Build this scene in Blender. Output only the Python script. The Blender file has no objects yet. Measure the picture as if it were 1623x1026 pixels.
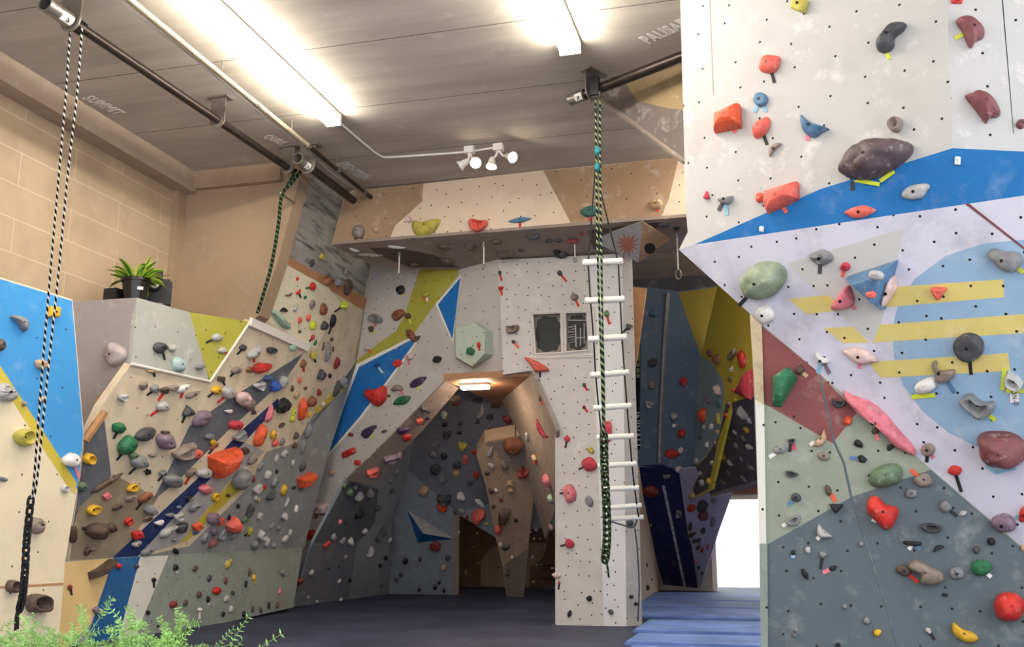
import bpy, bmesh, math, random
import numpy as np
from mathutils import Vector, Matrix, noise as mnoise
random.seed(7)
S = bpy.context.scene
COL = S.collection
# ---------------------------------------------------------------- camera
F, CX, CY = 1575.0, 811.5, 513.0
TH = math.atan2(337, F); YAW = math.atan2(1244 - CX, F / math.cos(TH))
EYE = Vector((0, 0, 1.3))
cam_data = bpy.data.cameras.new('camera'); cam = bpy.data.objects.new('camera', cam_data); COL.objects.link(cam)
cam_data.sensor_width = 36.0; cam_data.lens = F / 1623 * 36.0; cam_data.clip_end = 200
cam.location = EYE; cam.rotation_euler = (math.pi / 2 + TH, 0, YAW)
S.camera = cam
# ---------------------------------------------------------------- light and exposure
S.view_settings.view_transform = 'Standard'; S.view_settings.look = 'None'
S.view_settings.gamma = 1.0; S.view_settings.use_curve_mapping = False
S.view_settings.exposure = 0.32
WORLD_STRENGTH = 2.4
world = bpy.data.worlds.new('daylight'); S.world = world; world.use_nodes = True
wn = world.node_tree.nodes; wl = world.node_tree.links
wn['Background'].inputs['Color'].default_value = (0.93, 0.96, 1.0, 1); wn['Background'].inputs['Strength'].default_value = WORLD_STRENGTH
TUBE_E = 64.0      # fluorescent tubes
SPOT_E = 60.0      # track spots
CAVE_E = 120.0      # lamp in the cave
# ---------------------------------------------------------------- pixel / ray helpers (photo frame 1623 x 1026)
def ray(x, y):
    a, c = x - CX, -(y - CY)
    Y = F * math.cos(TH) - c * math.sin(TH); Z = F * math.sin(TH) + c * math.cos(TH)
    return Vector((a * math.cos(YAW) - Y * math.sin(YAW), a * math.sin(YAW) + Y * math.cos(YAW), Z))
def atX(x, y, v): r = ray(x, y); return EYE + r * (v / r.x)
def atY(x, y, v): r = ray(x, y); return EYE + r * (v / r.y)
def atZ(x, y, v): r = ray(x, y); return EYE + r * ((v - EYE.z) / r.z)
def proj(p):
    p = p - EYE
    X = p.x * math.cos(YAW) + p.y * math.sin(YAW); Y = -p.x * math.sin(YAW) + p.y * math.cos(YAW)
    b = Y * math.cos(TH) + p.z * math.sin(TH); c = -Y * math.sin(TH) + p.z * math.cos(TH)
    return CX + F * X / b, CY - F * c / b, b
class Plane:
    def __init__(s, a, b, c):
        s.o = Vector(a); n = (Vector(b) - s.o).cross(Vector(c) - s.o).normalized()
        if n.dot(EYE - s.o) < 0: n = -n
        s.n = n
        u = Vector((0, 0, 1)).cross(n)
        if u.length < 1e-3: u = Vector((1, 0, 0))
        s.u = u.normalized(); s.v = n.cross(s.u).normalized()
    def hit(s, x, y, off=0.0):
        r = ray(x, y); t = ((s.o + s.n * off) - EYE).dot(s.n) / r.dot(s.n); return EYE + r * t
    def loc(s, p): d = p - s.o; return Vector((d.dot(s.u), d.dot(s.v)))
    def mat(s, o=None):
        m = Matrix((s.u, s.v, s.n)).transposed().to_4x4(); m.translation = s.o if o is None else o; return m
def PX(v): return Plane((v, 0, 0), (v, 1, 0), (v, 0, 1))
def PY(v): return Plane((0, v, 0), (1, v, 0), (0, v, 1))
def PZ(v): return Plane((0, 0, v), (1, 0, v), (0, 1, v))
# ---------------------------------------------------------------- colours and materials
def lin(c):
    c = c / 255.0
    return c / 12.92 if c <= 0.04045 else ((c + 0.055) / 1.055) ** 2.4
def rgb(r, g, b): return (lin(r), lin(g), lin(b), 1.0)
MATS = {}
def newmat(name):
    m = bpy.data.materials.new(name); m.use_nodes = True
    return m, m.node_tree.nodes, m.node_tree.links, m.node_tree.nodes['Principled BSDF']
def mix(n, l, fac, a, b, mode='MIX'):
    x = n.new('ShaderNodeMix'); x.data_type = 'RGBA'; x.blend_type = mode
    for sock, v in ((0, fac), (6, a), (7, b)):
        if hasattr(v, 'is_linked') or hasattr(v, 'links'): l.new(v, x.inputs[sock])
        else: x.inputs[sock].default_value = v
    return x.outputs[2]
def mth(n, l, op, a, b=0.0, c=None):
    x = n.new('ShaderNodeMath'); x.operation = op
    for i, v in enumerate((a, b) if c is None else (a, b, c)):
        if hasattr(v, 'links'): l.new(v, x.inputs[i])
        else: x.inputs[i].default_value = v
    return x.outputs[0]
def nz(n, l, vec, scale, detail=4.0, rough=0.6):
    x = n.new('ShaderNodeTexNoise'); x.inputs['Scale'].default_value = scale; x.inputs['Detail'].default_value = detail
    x.inputs['Roughness'].default_value = rough; l.new(vec, x.inputs['Vector']); return x.outputs['Fac']
def ramp(n, l, fac, lo, hi):
    x = n.new('ShaderNodeMapRange'); x.inputs[1].default_value = lo; x.inputs[2].default_value = hi; l.new(fac, x.inputs[0]); return x.outputs[0]
def simple(name, c, rough=0.6, metal=0.0, bump=0.0, var=0.0, scale=20.0, spec=0.4):
    """plain procedural material, slightly varied by noise"""
    if name in MATS: return MATS[name]
    m, n, l, p = newmat(name)
    tc = n.new('ShaderNodeTexCoord').outputs['Object']
    f = nz(n, l, tc, scale)
    col = rgb(*c); dk = tuple(v * (1 - var) for v in col[:3]) + (1,)
    l.new(mix(n, l, ramp(n, l, f, 0.35, 0.65), dk, col), p.inputs['Base Color'])
    p.inputs['Roughness'].default_value = rough; p.inputs['Metallic'].default_value = metal
    p.inputs['Specular IOR Level'].default_value = spec
    if bump:
        b = n.new('ShaderNodeBump'); b.inputs['Strength'].default_value = bump; b.inputs['Distance'].default_value = 0.02
        l.new(f, b.inputs['Height']); l.new(b.outputs[0], p.inputs['Normal'])
    MATS[name] = m; return m
def wallpaint(name, c, dirt=0.25, chalk=0.25, holes=0.0, streak=0.0, rough=0.75, chalkcol=(235, 232, 228), dirtcol=None, dscale=1.3):
    """painted plywood: cloudy dirt, chalk smears and a jittered grid of T-nut holes (holes = spacing in metres)"""
    if name in MATS: return MATS[name]
    m, n, l, p = newmat(name)
    tc = n.new('ShaderNodeTexCoord').outputs['Object']
    base = rgb(*c)
    dk = rgb(*dirtcol) if dirtcol else tuple(v * 0.45 for v in base[:3]) + (1,)
    f1 = ramp(n, l, nz(n, l, tc, dscale, 6.0, 0.65), 0.48, 0.75)
    col = mix(n, l, mth(n, l, 'MULTIPLY', f1, dirt), base, dk)
    f2 = ramp(n, l, nz(n, l, tc, dscale * 2.3, 8.0, 0.72), 0.54, 0.72)
    col = mix(n, l, mth(n, l, 'MULTIPLY', f2, chalk), col, rgb(*chalkcol))
    f3 = ramp(n, l, nz(n, l, tc, 14.0, 6.0, 0.8), 0.62, 0.74)
    col = mix(n, l, mth(n, l, 'MULTIPLY', f3, dirt * 0.7), col, dk)
    if streak:
        mp = n.new('ShaderNodeMapping'); mp.inputs['Scale'].default_value = (1.2, 9.0, 1.0); mp.inputs['Rotation'].default_value = (0, 0, 0.75); l.new(tc, mp.inputs['Vector'])
        f4 = ramp(n, l, nz(n, l, mp.outputs[0], 1.1, 5.0, 0.6), 0.5, 0.68)
        col = mix(n, l, mth(n, l, 'MULTIPLY', f4, streak), col, rgb(45, 45, 48))
    if holes:
        v = n.new('ShaderNodeTexVoronoi'); v.voronoi_dimensions = '2D'; v.inputs['Scale'].default_value = 1.0 / holes; v.inputs['Randomness'].default_value = 0.55
        l.new(tc, v.inputs['Vector'])
        col = mix(n, l, mth(n, l, 'LESS_THAN', v.outputs['Distance'], 0.011 / holes), col, rgb(38, 36, 36))
    l.new(col, p.inputs['Base Color']); p.inputs['Roughness'].default_value = rough; p.inputs['Specular IOR Level'].default_value = 0.25
    b = n.new('ShaderNodeBump'); b.inputs['Strength'].default_value = 0.12; b.inputs['Distance'].default_value = 0.01
    l.new(nz(n, l, tc, 30.0, 4.0), b.inputs['Height']); l.new(b.outputs[0], p.inputs['Normal'])
    MATS[name] = m; return m
def emitter(name, c, strength):
    if name in MATS: return MATS[name]
    m, n, l, p = newmat(name)
    p.inputs['Base Color'].default_value = (0.9, 0.9, 0.88, 1); p.inputs['Emission Color'].default_value = rgb(*c); p.inputs['Emission Strength'].default_value = strength
    MATS[name] = m; return m
def ropemat(name, c1, c2, freq, twist=1.0, duty=0.5):
    """braided rope from the tube's own UVs: u round, v metres along"""
    m, n, l, p = newmat(name)
    uv = n.new('ShaderNodeTexCoord').outputs['UV']; sx = n.new('ShaderNodeSeparateXYZ'); l.new(uv, sx.inputs[0])
    a = mth(n, l, 'FRACT', mth(n, l, 'MULTIPLY_ADD', sx.outputs[1], freq, mth(n, l, 'MULTIPLY', sx.outputs[0], twist)))
    l.new(mix(n, l, mth(n, l, 'GREATER_THAN', a, duty), rgb(*c1), rgb(*c2)), p.inputs['Base Color'])
    p.inputs['Roughness'].default_value = 0.85; p.inputs['Specular IOR Level'].default_value = 0.1
    MATS[name] = m; return m
# ---------------------------------------------------------------- object helpers
def thing(name, label, cat, loc=(0, 0, 0), group=None, kind=None):
    o = bpy.data.objects.new(name, None); COL.objects.link(o); o.location = loc; o.empty_display_size = 0.1
    tag(o, label, cat, group, kind); return o
def tag(o, label=None, cat=None, group=None, kind=None):
    for k, v in (('label', label), ('category', cat), ('group', group), ('kind', kind)):
        if v: o[k] = v
    return o
def link(name, me, mats, parent=None, M=None, label=None):
    if not isinstance(mats, (list, tuple)): mats = [mats]
    for m in mats: me.materials.append(m)
    o = bpy.data.objects.new(name, me); COL.objects.link(o)
    if parent is not None: o.parent = parent
    if M is not None:
        M = M.copy()
        if parent is not None:
            q = parent
            off = Matrix.Identity(4)
            while q is not None: off = q.matrix_basis @ off; q = q.parent
            M = off.inverted() @ M
        o.matrix_basis = M
    if label: o['label'] = label
    return o
def rootinv(parent):
    off = Matrix.Identity(4); q = parent
    while q is not None: off = q.matrix_basis @ off; q = q.parent
    return off.inverted()
def bmobj(name, bm, mats, parent=None, smooth=True, ang=40, M=None, label=None):
    bmesh.ops.recalc_face_normals(bm, faces=bm.faces[:])
    me = bpy.data.meshes.new(name)
    if smooth:
        for f in bm.faces: f.smooth = True
        for e in bm.edges:
            if len(e.link_faces) == 2 and e.calc_face_angle(0) > math.radians(ang): e.smooth = False
    bm.to_mesh(me); bm.free()
    return link(name, me, mats, parent, Matrix.Identity(4) if M is None else M, label)
def prism(bm, pts, d0, d1, mi=0):
    """pts: 2D polygon in local xy; extruded from z=d0 to z=d1"""
    a = [bm.verts.new((p[0], p[1], d0)) for p in pts]; b = [bm.verts.new((p[0], p[1], d1)) for p in pts]
    k = len(pts); fs = []
    fs.append(bm.faces.new(b)); fs.append(bm.faces.new(list(reversed(a))))
    for i in range(k): fs.append(bm.faces.new((a[i], a[(i + 1) % k], b[(i + 1) % k], b[i])))
    for f in fs: f.material_index = mi
    return fs
def tri_fill(bm):
    bm.normal_update()
    bmesh.ops.triangulate(bm, faces=[f for f in bm.faces if len(f.verts) > 4], ngon_method='EAR_CLIP')
PANELS = {}
def panel(name, parent, px, pl, mat, over=(), thick=0.06, key=None, label=None):
    """a flat board in plane pl whose outline is seen at the pixels px; over = painted shapes [(pixels, material)] on its face"""
    bm = bmesh.new(); P = [pl.loc(pl.hit(*q)) for q in px]
    c = sum(P, Vector((0, 0))) / len(P)
    prism(bm, [p - c for p in P], -thick, 0.0, 0)
    mats = [mat]
    for i, (q, m) in enumerate(over):
        if m not in mats: mats.append(m)
        prism(bm, [pl.loc(pl.hit(*w)) - c for w in q], -0.004, 0.0012 + 0.0003 * i, mats.index(m))
    tri_fill(bm)
    o = bmobj(name, bm, mats, parent, smooth=False, M=pl.mat(pl.o + pl.u * c.x + pl.v * c.y), label=label)
    if key: PANELS[key] = pl
    return o
def box(bm, lo, hi, mi=0, M=None):
    x0, y0, z0 = lo; x1, y1, z1 = hi
    vs = [Vector(v) for v in ((x0, y0, z0), (x1, y0, z0), (x1, y1, z0), (x0, y1, z0), (x0, y0, z1), (x1, y0, z1), (x1, y1, z1), (x0, y1, z1))]
    if M is not None: vs = [M @ v for v in vs]
    v = [bm.verts.new(q) for q in vs]
    for f in ((0, 3, 2, 1), (4, 5, 6, 7), (0, 1, 5, 4), (1, 2, 6, 5), (2, 3, 7, 6), (3, 0, 4, 7)):
        bm.faces.new([v[i] for i in f]).material_index = mi
def tube(bm, path, r, seg=10, caps=True, mi=0, closed=False):
    path = [Vector(p) for p in path]; k = len(path)
    rs = r if isinstance(r, (list, tuple)) else [r] * k
    uvl = bm.loops.layers.uv.verify()
    up = None; rings = []; L = 0; ls = []
    for i, p in enumerate(path):
        if closed: t = (path[(i + 1) % k] - path[i - 1]).normalized()
        else: t = (path[min(i + 1, k - 1)] - path[max(i - 1, 0)]).normalized()
        if up is None:
            up = Vector((0, 0, 1)) if abs(t.z) < 0.9 else Vector((1, 0, 0))
        x = up.cross(t)
        if x.length < 1e-4: x = Vector((1, 0, 0)).cross(t)
        x.normalize(); y = t.cross(x).normalized(); up = y
        if i: L += (path[i] - path[i - 1]).length
        ls.append(L)
        rings.append([bm.verts.new(p + x * rs[i] * math.cos(2 * math.pi * j / seg) + y * rs[i] * math.sin(2 * math.pi * j / seg)) for j in range(seg)])
    for i in range(k if closed else k - 1):
        a, b = rings[i], rings[(i + 1) % k]
        for j in range(seg):
            f = bm.faces.new((a[j], a[(j + 1) % seg], b[(j + 1) % seg], b[j])); f.material_index = mi
            for lp, (uu, vv) in zip(f.loops, ((j, ls[i]), (j + 1, ls[i]), (j + 1, ls[(i + 1) % k]), (j, ls[(i + 1) % k]))): lp[uvl].uv = (uu / seg, vv)
    if caps and not closed:
        bm.faces.new(list(reversed(rings[0]))).material_index = mi; bm.faces.new(rings[-1]).material_index = mi
def cyl(bm, a, b, r, r2=None, seg=16, mi=0): tube(bm, [a, b], [r, r if r2 is None else r2], seg, True, mi)
def lathe(bm, prof, seg=24, M=None, mi=0):
    rings = []
    for r, z in prof:
        rings.append([bm.verts.new((M or Matrix()) @ Vector((max(r, 1e-4) * math.cos(2 * math.pi * j / seg), max(r, 1e-4) * math.sin(2 * math.pi * j / seg), z))) for j in range(seg)])
    for a, b in zip(rings, rings[1:]):
        for j in range(seg): bm.faces.new((a[j], a[(j + 1) % seg], b[(j + 1) % seg], b[j])).material_index = mi
    bm.faces.new(list(reversed(rings[0]))).material_index = mi; bm.faces.new(rings[-1]).material_index = mi
def catmull(pts, n=8, closed=False):
    pts = [Vector(p) for p in pts]; k = len(pts); out = []
    for i in range(k if closed else k - 1):
        if closed: p0, p1, p2, p3 = pts[i - 1], pts[i], pts[(i + 1) % k], pts[(i + 2) % k]
        else: p0, p1, p2, p3 = pts[max(i - 1, 0)], pts[i], pts[i + 1], pts[min(i + 2, k - 1)]
        for j in range(n):
            t = j / n
            out.append(0.5 * ((2 * p1) + (p2 - p0) * t + (2 * p0 - 5 * p1 + 4 * p2 - p3) * t * t + (3 * p1 - p0 - 3 * p2 + p3) * t ** 3))
    if not closed: out.append(pts[-1])
    return out
def aim(d, up=Vector((0, 0, 1))):
    """matrix whose local z points along d"""
    d = d.normalized(); x = up.cross(d)
    if x.length < 1e-4: x = Vector((1, 0, 0))
    x.normalize(); return Matrix((x, d.cross(x), d)).transposed().to_4x4()
def at(p, M=None): m = (M or Matrix()).copy().to_4x4(); m.translation = p; return m
# ================================================================ THE ROOM
ZC, XW = 6.8, -8.76
def struct(name, bm, mats, **k):
    o = bmobj(name, bm, mats, smooth=False, **k); o['kind'] = 'structure'; return o
def concrete():
    m, n, l, p = newmat('ceiling concrete'); tc = n.new('ShaderNodeTexCoord').outputs['Object']
    mp = n.new('ShaderNodeMapping'); mp.inputs['Scale'].default_value = (0.35, 2.4, 1); l.new(tc, mp.inputs['Vector'])
    a = ramp(n, l, nz(n, l, mp.outputs[0], 1.0, 8.0, 0.65), 0.3, 0.72); b = ramp(n, l, nz(n, l, tc, 2.2, 7.0, 0.7), 0.58, 0.75)
    col = mix(n, l, a, rgb(170, 160, 150), rgb(204, 194, 183))
    col = mix(n, l, mth(n, l, 'MULTIPLY', b, 0.45), col, rgb(226, 218, 207))
    s = n.new('ShaderNodeSeparateXYZ'); l.new(tc, s.inputs[0])
    y = mth(n, l, 'FRACT', mth(n, l, 'DIVIDE', mth(n, l, 'ADD', s.outputs[1], 100 * 1.615 - 9.59), 1.615))
    col = mix(n, l, mth(n, l, 'MULTIPLY', ramp(n, l, y, 0.05, 0.0), 0.55), col, rgb(198, 188, 176))
    col = mix(n, l, mth(n, l, 'LESS_THAN', y, 0.008), col, rgb(70, 62, 56))
    l.new(col, p.inputs['Base Color']); p.inputs['Roughness'].default_value = 0.8; p.inputs['Specular IOR Level'].default_value = 0.2
    return m
def blockwall():
    m, n, l, p = newmat('tan block wall'); tc = n.new('ShaderNodeTexCoord').outputs['Object']
    s = n.new('ShaderNodeSeparateXYZ'); l.new(tc, s.inputs[0]); cb = n.new('ShaderNodeCombineXYZ')
    l.new(s.outputs[1], cb.inputs[0]); l.new(s.outputs[2], cb.inputs[1])
    br = n.new('ShaderNodeTexBrick'); l.new(cb.outputs[0], br.inputs['Vector'])
    for k, v in (('Scale', 1.0), ('Mortar Size', 0.007), ('Brick Width', 1.9), ('Row Height', 0.42), ('Mortar Smooth', 0.3), ('Bias', 0.0)): br.inputs[k].default_value = v
    br.inputs['Color1'].default_value = rgb(184, 162, 134); br.inputs['Color2'].default_value = rgb(174, 151, 124); br.inputs['Mortar'].default_value = rgb(206, 187, 160)
    d = ramp(n, l, nz(n, l, tc, 0.7, 5.0, 0.6), 0.45, 0.75)
    col = mix(n, l, mth(n, l, 'MULTIPLY', d, 0.5), br.outputs['Color'], rgb(120, 102, 86))
    d2 = ramp(n, l, nz(n, l, tc, 3.0, 8.0, 0.75), 0.6, 0.75); col = mix(n, l, mth(n, l, 'MULTIPLY', d2, 0.25), col, rgb(215, 200, 178))
    l.new(col, p.inputs['Base Color']); p.inputs['Roughness'].default_value = 0.85
    return m
def vinyl(name, c, seams=False):
    m, n, l, p = newmat(name); tc = n.new('ShaderNodeTexCoord').outputs['Object']
    f = ramp(n, l, nz(n, l, tc, 0.9, 6.0, 0.65), 0.4, 0.72); a = rgb(*c); b = tuple(min(1, v * 1.7 + 0.015) for v in a[:3]) + (1,)
    col = mix(n, l, f, a, b)
    if seams:
        br = n.new('ShaderNodeTexBrick'); l.new(tc, br.inputs['Vector'])
        for k, v in (('Scale', 1.0), ('Mortar Size', 0.012), ('Brick Width', 2.6), ('Row Height', 1.5)): br.inputs[k].default_value = v
        col = mix(n, l, br.outputs['Fac'], col, tuple(v * 0.35 for v in a[:3]) + (1,))
    l.new(col, p.inputs['Base Color']); p.inputs['Roughness'].default_value = 0.62; p.inputs['Specular IOR Level'].default_value = 0.3
    MATS[name] = m; return m
M_block, M_conc = blockwall(), concrete()
M_brownwall = wallpaint('brown wall', (164, 140, 116), 0.45, 0.12, dscale=0.7)
M_trimtan = wallpaint('ledger paint', (168, 148, 130), 0.3, 0.15)
b = bmesh.new(); box(b, (XW - 0.2, -3, -0.1), (XW, 13.12, ZC)); box(b, (XW - 1.9, 13.12, -0.1), (XW - 1.7, 26.5, ZC)); box(b, (XW - 1.9, 12.92, -0.1), (XW - 0.2, 13.12, ZC)); struct('wall_left', b, M_block)
b = bmesh.new(); box(b, (XW - 1.9, -3, ZC), (4.0, 26.5, ZC + 0.25)); struct('ceiling', b, M_conc)
PBK = PY(12.83)
o = panel('wall_back', None, [(262, 275), (478, 255), (480, 262), (441, 411), (411, 500), (395, 511), (330, 600), (262, 600)], PBK, M_brownwall, (), 0.3); o['kind'] = 'structure'
b = bmesh.new(); box(b, (XW, -3, 6.47), (XW + 0.28, 12.83, ZC)); struct('trim_1', b, M_trimtan)
b = bmesh.new(); box(b, (XW + 0.28, 12.72, 6.52), (-7.02, 12.83, ZC)); struct('trim_2', b, M_brownwall)
b = bmesh.new(); box(b, (XW, 12.62, 3.6), (XW + 0.10, 12.83, 6.47)); struct('trim_3', b, M_brownwall)
b = bmesh.new(); box(b, (XW - 1.9, -3, -0.3), (4.0, 27.2, 0.0)); M_floor = vinyl('navy vinyl floor', (44, 50, 72), True); struct('floor', b, M_floor)
b = bmesh.new(); box(b, (3.2, 8.0, 0), (3.4, 26.5, ZC)); struct('wall_right', b, M_brownwall)
# far wall with the bright doorway
M_farwall = wallpaint('far wall', (150, 146, 150), 0.2, 0.2); M_white = simple('white paint', (232, 230, 226), 0.5)
yF = 25.3
dl, dr, dt = atY(1130, 900, yF).x, atY(1212, 900, yF).x + 1.2, atY(1165, 786, yF).z
b = bmesh.new(); box(b, (-10.6, yF, 0), (dl, yF + 0.2, ZC)); box(b, (dl, yF, dt), (dr, yF + 0.2, ZC)); box(b, (dr, yF, 0), (3.2, yF + 0.2, ZC)); struct('wall_far', b, M_farwall)
b = bmesh.new(); box(b, (dl - 0.02, yF - 0.06, 0.0), (dl + 0.09, yF + 0.22, dt)); box(b, (dl - 0.02, yF - 0.06, dt - 0.09), (dr, yF + 0.22, dt + 0.03)); struct('door_1', b, M_white)
M_red_lintel = simple('red brown lintel', (140, 92, 84), 0.7, var=0.2)
b = bmesh.new(); box(b, (dl - 0.1, yF - 0.12, dt + 0.03), (dr, yF - 0.02, dt + 0.28)); struct('trim_4', b, M_red_lintel)
b = bmesh.new(); box(b, (-12, 25.6, -0.35), (12, 60, -0.05)); struct('ground', b, simple('outdoor concrete', (225, 222, 215), 0.9, var=0.1, scale=2))
# floor mats in the corridor
M_bluemat = vinyl('blue vinyl mat', (96, 124, 186))
ys = [(939, 950.5), (951.5, 961), (962, 976), (981, 999), (1003, 1018), (1022, 1040)]
xl = [1066, 1035, 1020, 1016, 1000, 990]
for i, (ya, yb) in enumerate(ys):
    A = atZ(xl[i], ya, 0.05); B = atZ(xl[i], yb, 0.05)
    bm = bmesh.new(); box(bm, (-2.98 if B.y > 15.4 else atZ(xl[i], (ya + yb) / 2, 0.05).x, B.y, 0.0), (2.6, A.y, 0.05))
    bmesh.ops.bevel(bm, geom=bm.edges[:], offset=0.015, segments=2, affect='EDGES')
    o = bmobj('floor_mat', bm, M_bluemat)
    tag(o, ['blue floor mat nearest the bright doorway', 'second blue floor mat from the doorway', 'third blue floor mat from the doorway', 'fourth blue floor mat from the doorway, behind a dark gap', 'fifth blue floor mat from the doorway', 'blue floor mat nearest the viewer in the corridor'][i], 'floor mat', 'blue corridor mats')
# ================================================================ CLIMBING WALLS
cream = wallpaint('cream panel', (226, 212, 184), 0.25, 0.2, 0.42)
sky_blue = wallpaint('sky blue panel', (62, 142, 205), 0.12, 0.15, 0.5)
royal = wallpaint('royal blue paint', (34, 112, 184), 0.15, 0.12)
mustard = wallpaint('mustard paint', (196, 176, 66), 0.2, 0.2)
olive = wallpaint('olive paint', (172, 166, 68), 0.2, 0.15, 0.3)
greypur = wallpaint('mauve grey panel', (158, 150, 150), 0.3, 0.3)
greygreen = wallpaint('pale grey panel', (172, 174, 166), 0.3, 0.45, 0.4)
beige = wallpaint('chalky beige panel', (216, 200, 174), 0.6, 0.4, 0.3)
streak = wallpaint('streaked grey panel', (158, 155, 150), 0.35, 0.35, 0, 0.9)
slate = wallpaint('slate grey paint', (142, 146, 148), 0.4, 0.25)
slate_d = wallpaint('dark slate paint and shade', (98, 102, 110), 0.4, 0.2)
navy = wallpaint('navy paint', (34, 50, 98), 0.2, 0.08)
bandgrey = wallpaint('light grey band', (168, 166, 166), 0.35, 0.35)
mudbrown = wallpaint('scuffed brown grey', (150, 136, 114), 0.5, 0.2)
creamlit = wallpaint('cream with lit tone', (240, 230, 202), 0.2, 0.3, 0.3)
rust = wallpaint('rubbed rust band', (186, 132, 92), 0.5, 0.35)
pinkish = wallpaint('dusty pink paint', (206, 154, 134), 0.2, 0.3)
tanpaint = wallpaint('tan kicker paint', (226, 194, 138), 0.2, 0.1)
kblue = wallpaint('kicker blue paint', (36, 92, 146), 0.2, 0.08)
kwhite = wallpaint('kicker white paint', (214, 212, 202), 0.2, 0.1, 0.3)
kgrey = wallpaint('kicker grey paint', (140, 148, 142), 0.4, 0.15, 0.3)
wood = simple('bare timber', (186, 138, 96), 0.6, var=0.25, scale=8)
whitestrip = wallpaint('white edge strip', (240, 236, 224), 0.15, 0.1)
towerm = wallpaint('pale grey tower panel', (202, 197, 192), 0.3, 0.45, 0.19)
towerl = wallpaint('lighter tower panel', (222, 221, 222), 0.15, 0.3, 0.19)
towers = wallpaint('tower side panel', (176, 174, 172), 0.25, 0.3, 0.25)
archm = wallpaint('arch grey panel', (196, 190, 184), 0.2, 0.3, 0.3)
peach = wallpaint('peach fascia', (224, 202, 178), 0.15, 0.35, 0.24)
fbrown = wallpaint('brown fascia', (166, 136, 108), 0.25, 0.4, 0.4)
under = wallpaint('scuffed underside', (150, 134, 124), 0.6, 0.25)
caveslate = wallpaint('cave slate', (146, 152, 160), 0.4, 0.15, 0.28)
cavedark = wallpaint('cave dark slate and shade', (122, 124, 134), 0.35, 0.15, 0.28)
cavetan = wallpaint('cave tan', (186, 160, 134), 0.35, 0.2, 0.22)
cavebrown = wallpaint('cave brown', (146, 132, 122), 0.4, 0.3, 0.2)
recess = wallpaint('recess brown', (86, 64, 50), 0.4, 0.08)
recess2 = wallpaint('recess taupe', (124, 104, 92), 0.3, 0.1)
corr_navy = wallpaint('corridor slate blue', (96, 112, 132), 0.3, 0.2)
corr_top_shade = wallpaint('corridor painted top shade', (78, 80, 84), 0.3, 0.15)
corr_yel = wallpaint('corridor yellow', (222, 200, 78), 0.2, 0.12, 0.4)
corr_yel2 = wallpaint('corridor dark yellow', (150, 134, 54), 0.2, 0.1)
corr_lb = wallpaint('corridor pale blue', (158, 178, 188), 0.2, 0.2)
deepnavy = wallpaint('deep navy panel', (44, 46, 84), 0.3, 0.12)
lavender = wallpaint('lavender panel', (186, 182, 204), 0.2, 0.2, 0.3)
umber = wallpaint('umber overhang', (104, 98, 106), 0.3, 0.2)
Hwhite = wallpaint('white overhang panel', (186, 184, 182), 0.25, 0.6, 0.30)
Hlav = wallpaint('chalky lilac panel', (208, 206, 220), 0.6, 0.6, 0.21, dirtcol=(130, 128, 136))
Hgrey = wallpaint('warm grey paint', (196, 194, 192), 0.2, 0.2, 0.21)
Hblue = wallpaint('stripe blue paint', (36, 112, 178), 0.15, 0.12)
Hlb = wallpaint('pale blue paint', (146, 176, 204), 0.35, 0.25, 0.21)
Hyel = wallpaint('pale yellow paint', (216, 198, 120), 0.3, 0.25, 0.21)
Hsage = wallpaint('sage panel', (144, 150, 136), 0.3, 0.2, 0.26)
Hslate = wallpaint('blue slate panel', (92, 102, 108), 0.35, 0.18, 0.26)
Hmaroon = wallpaint('maroon paint', (128, 74, 72), 0.3, 0.2, 0.4)
osb = wallpaint('strand board', (186, 168, 138), 0.7, 0.5, dscale=8)
# --- panel at the far left
P_A = PX(-7.6)
t = thing('climbing_wall', 'cream and blue climbing panel at far left with a yellow stripe', 'climbing wall', kind='structure', loc=(-7.6, 9.0, 0))
panel('main_panel', t, [(-60, 421), (115, 475), (133, 690), (122, 778), (103, 893), (88, 1075), (-60, 1100)], P_A, cream,
      [([(-60, 424), (114, 477), (132, 690), (122, 776), (-60, 500)], sky_blue), ([(-60, 484), (-4, 574), (121, 765), (119, 785), (110, 776), (-60, 512)], mustard),
       ([(-60, 933), (100, 924), (100, 928), (-60, 937)], wood)], 0.12, 'A')
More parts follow.
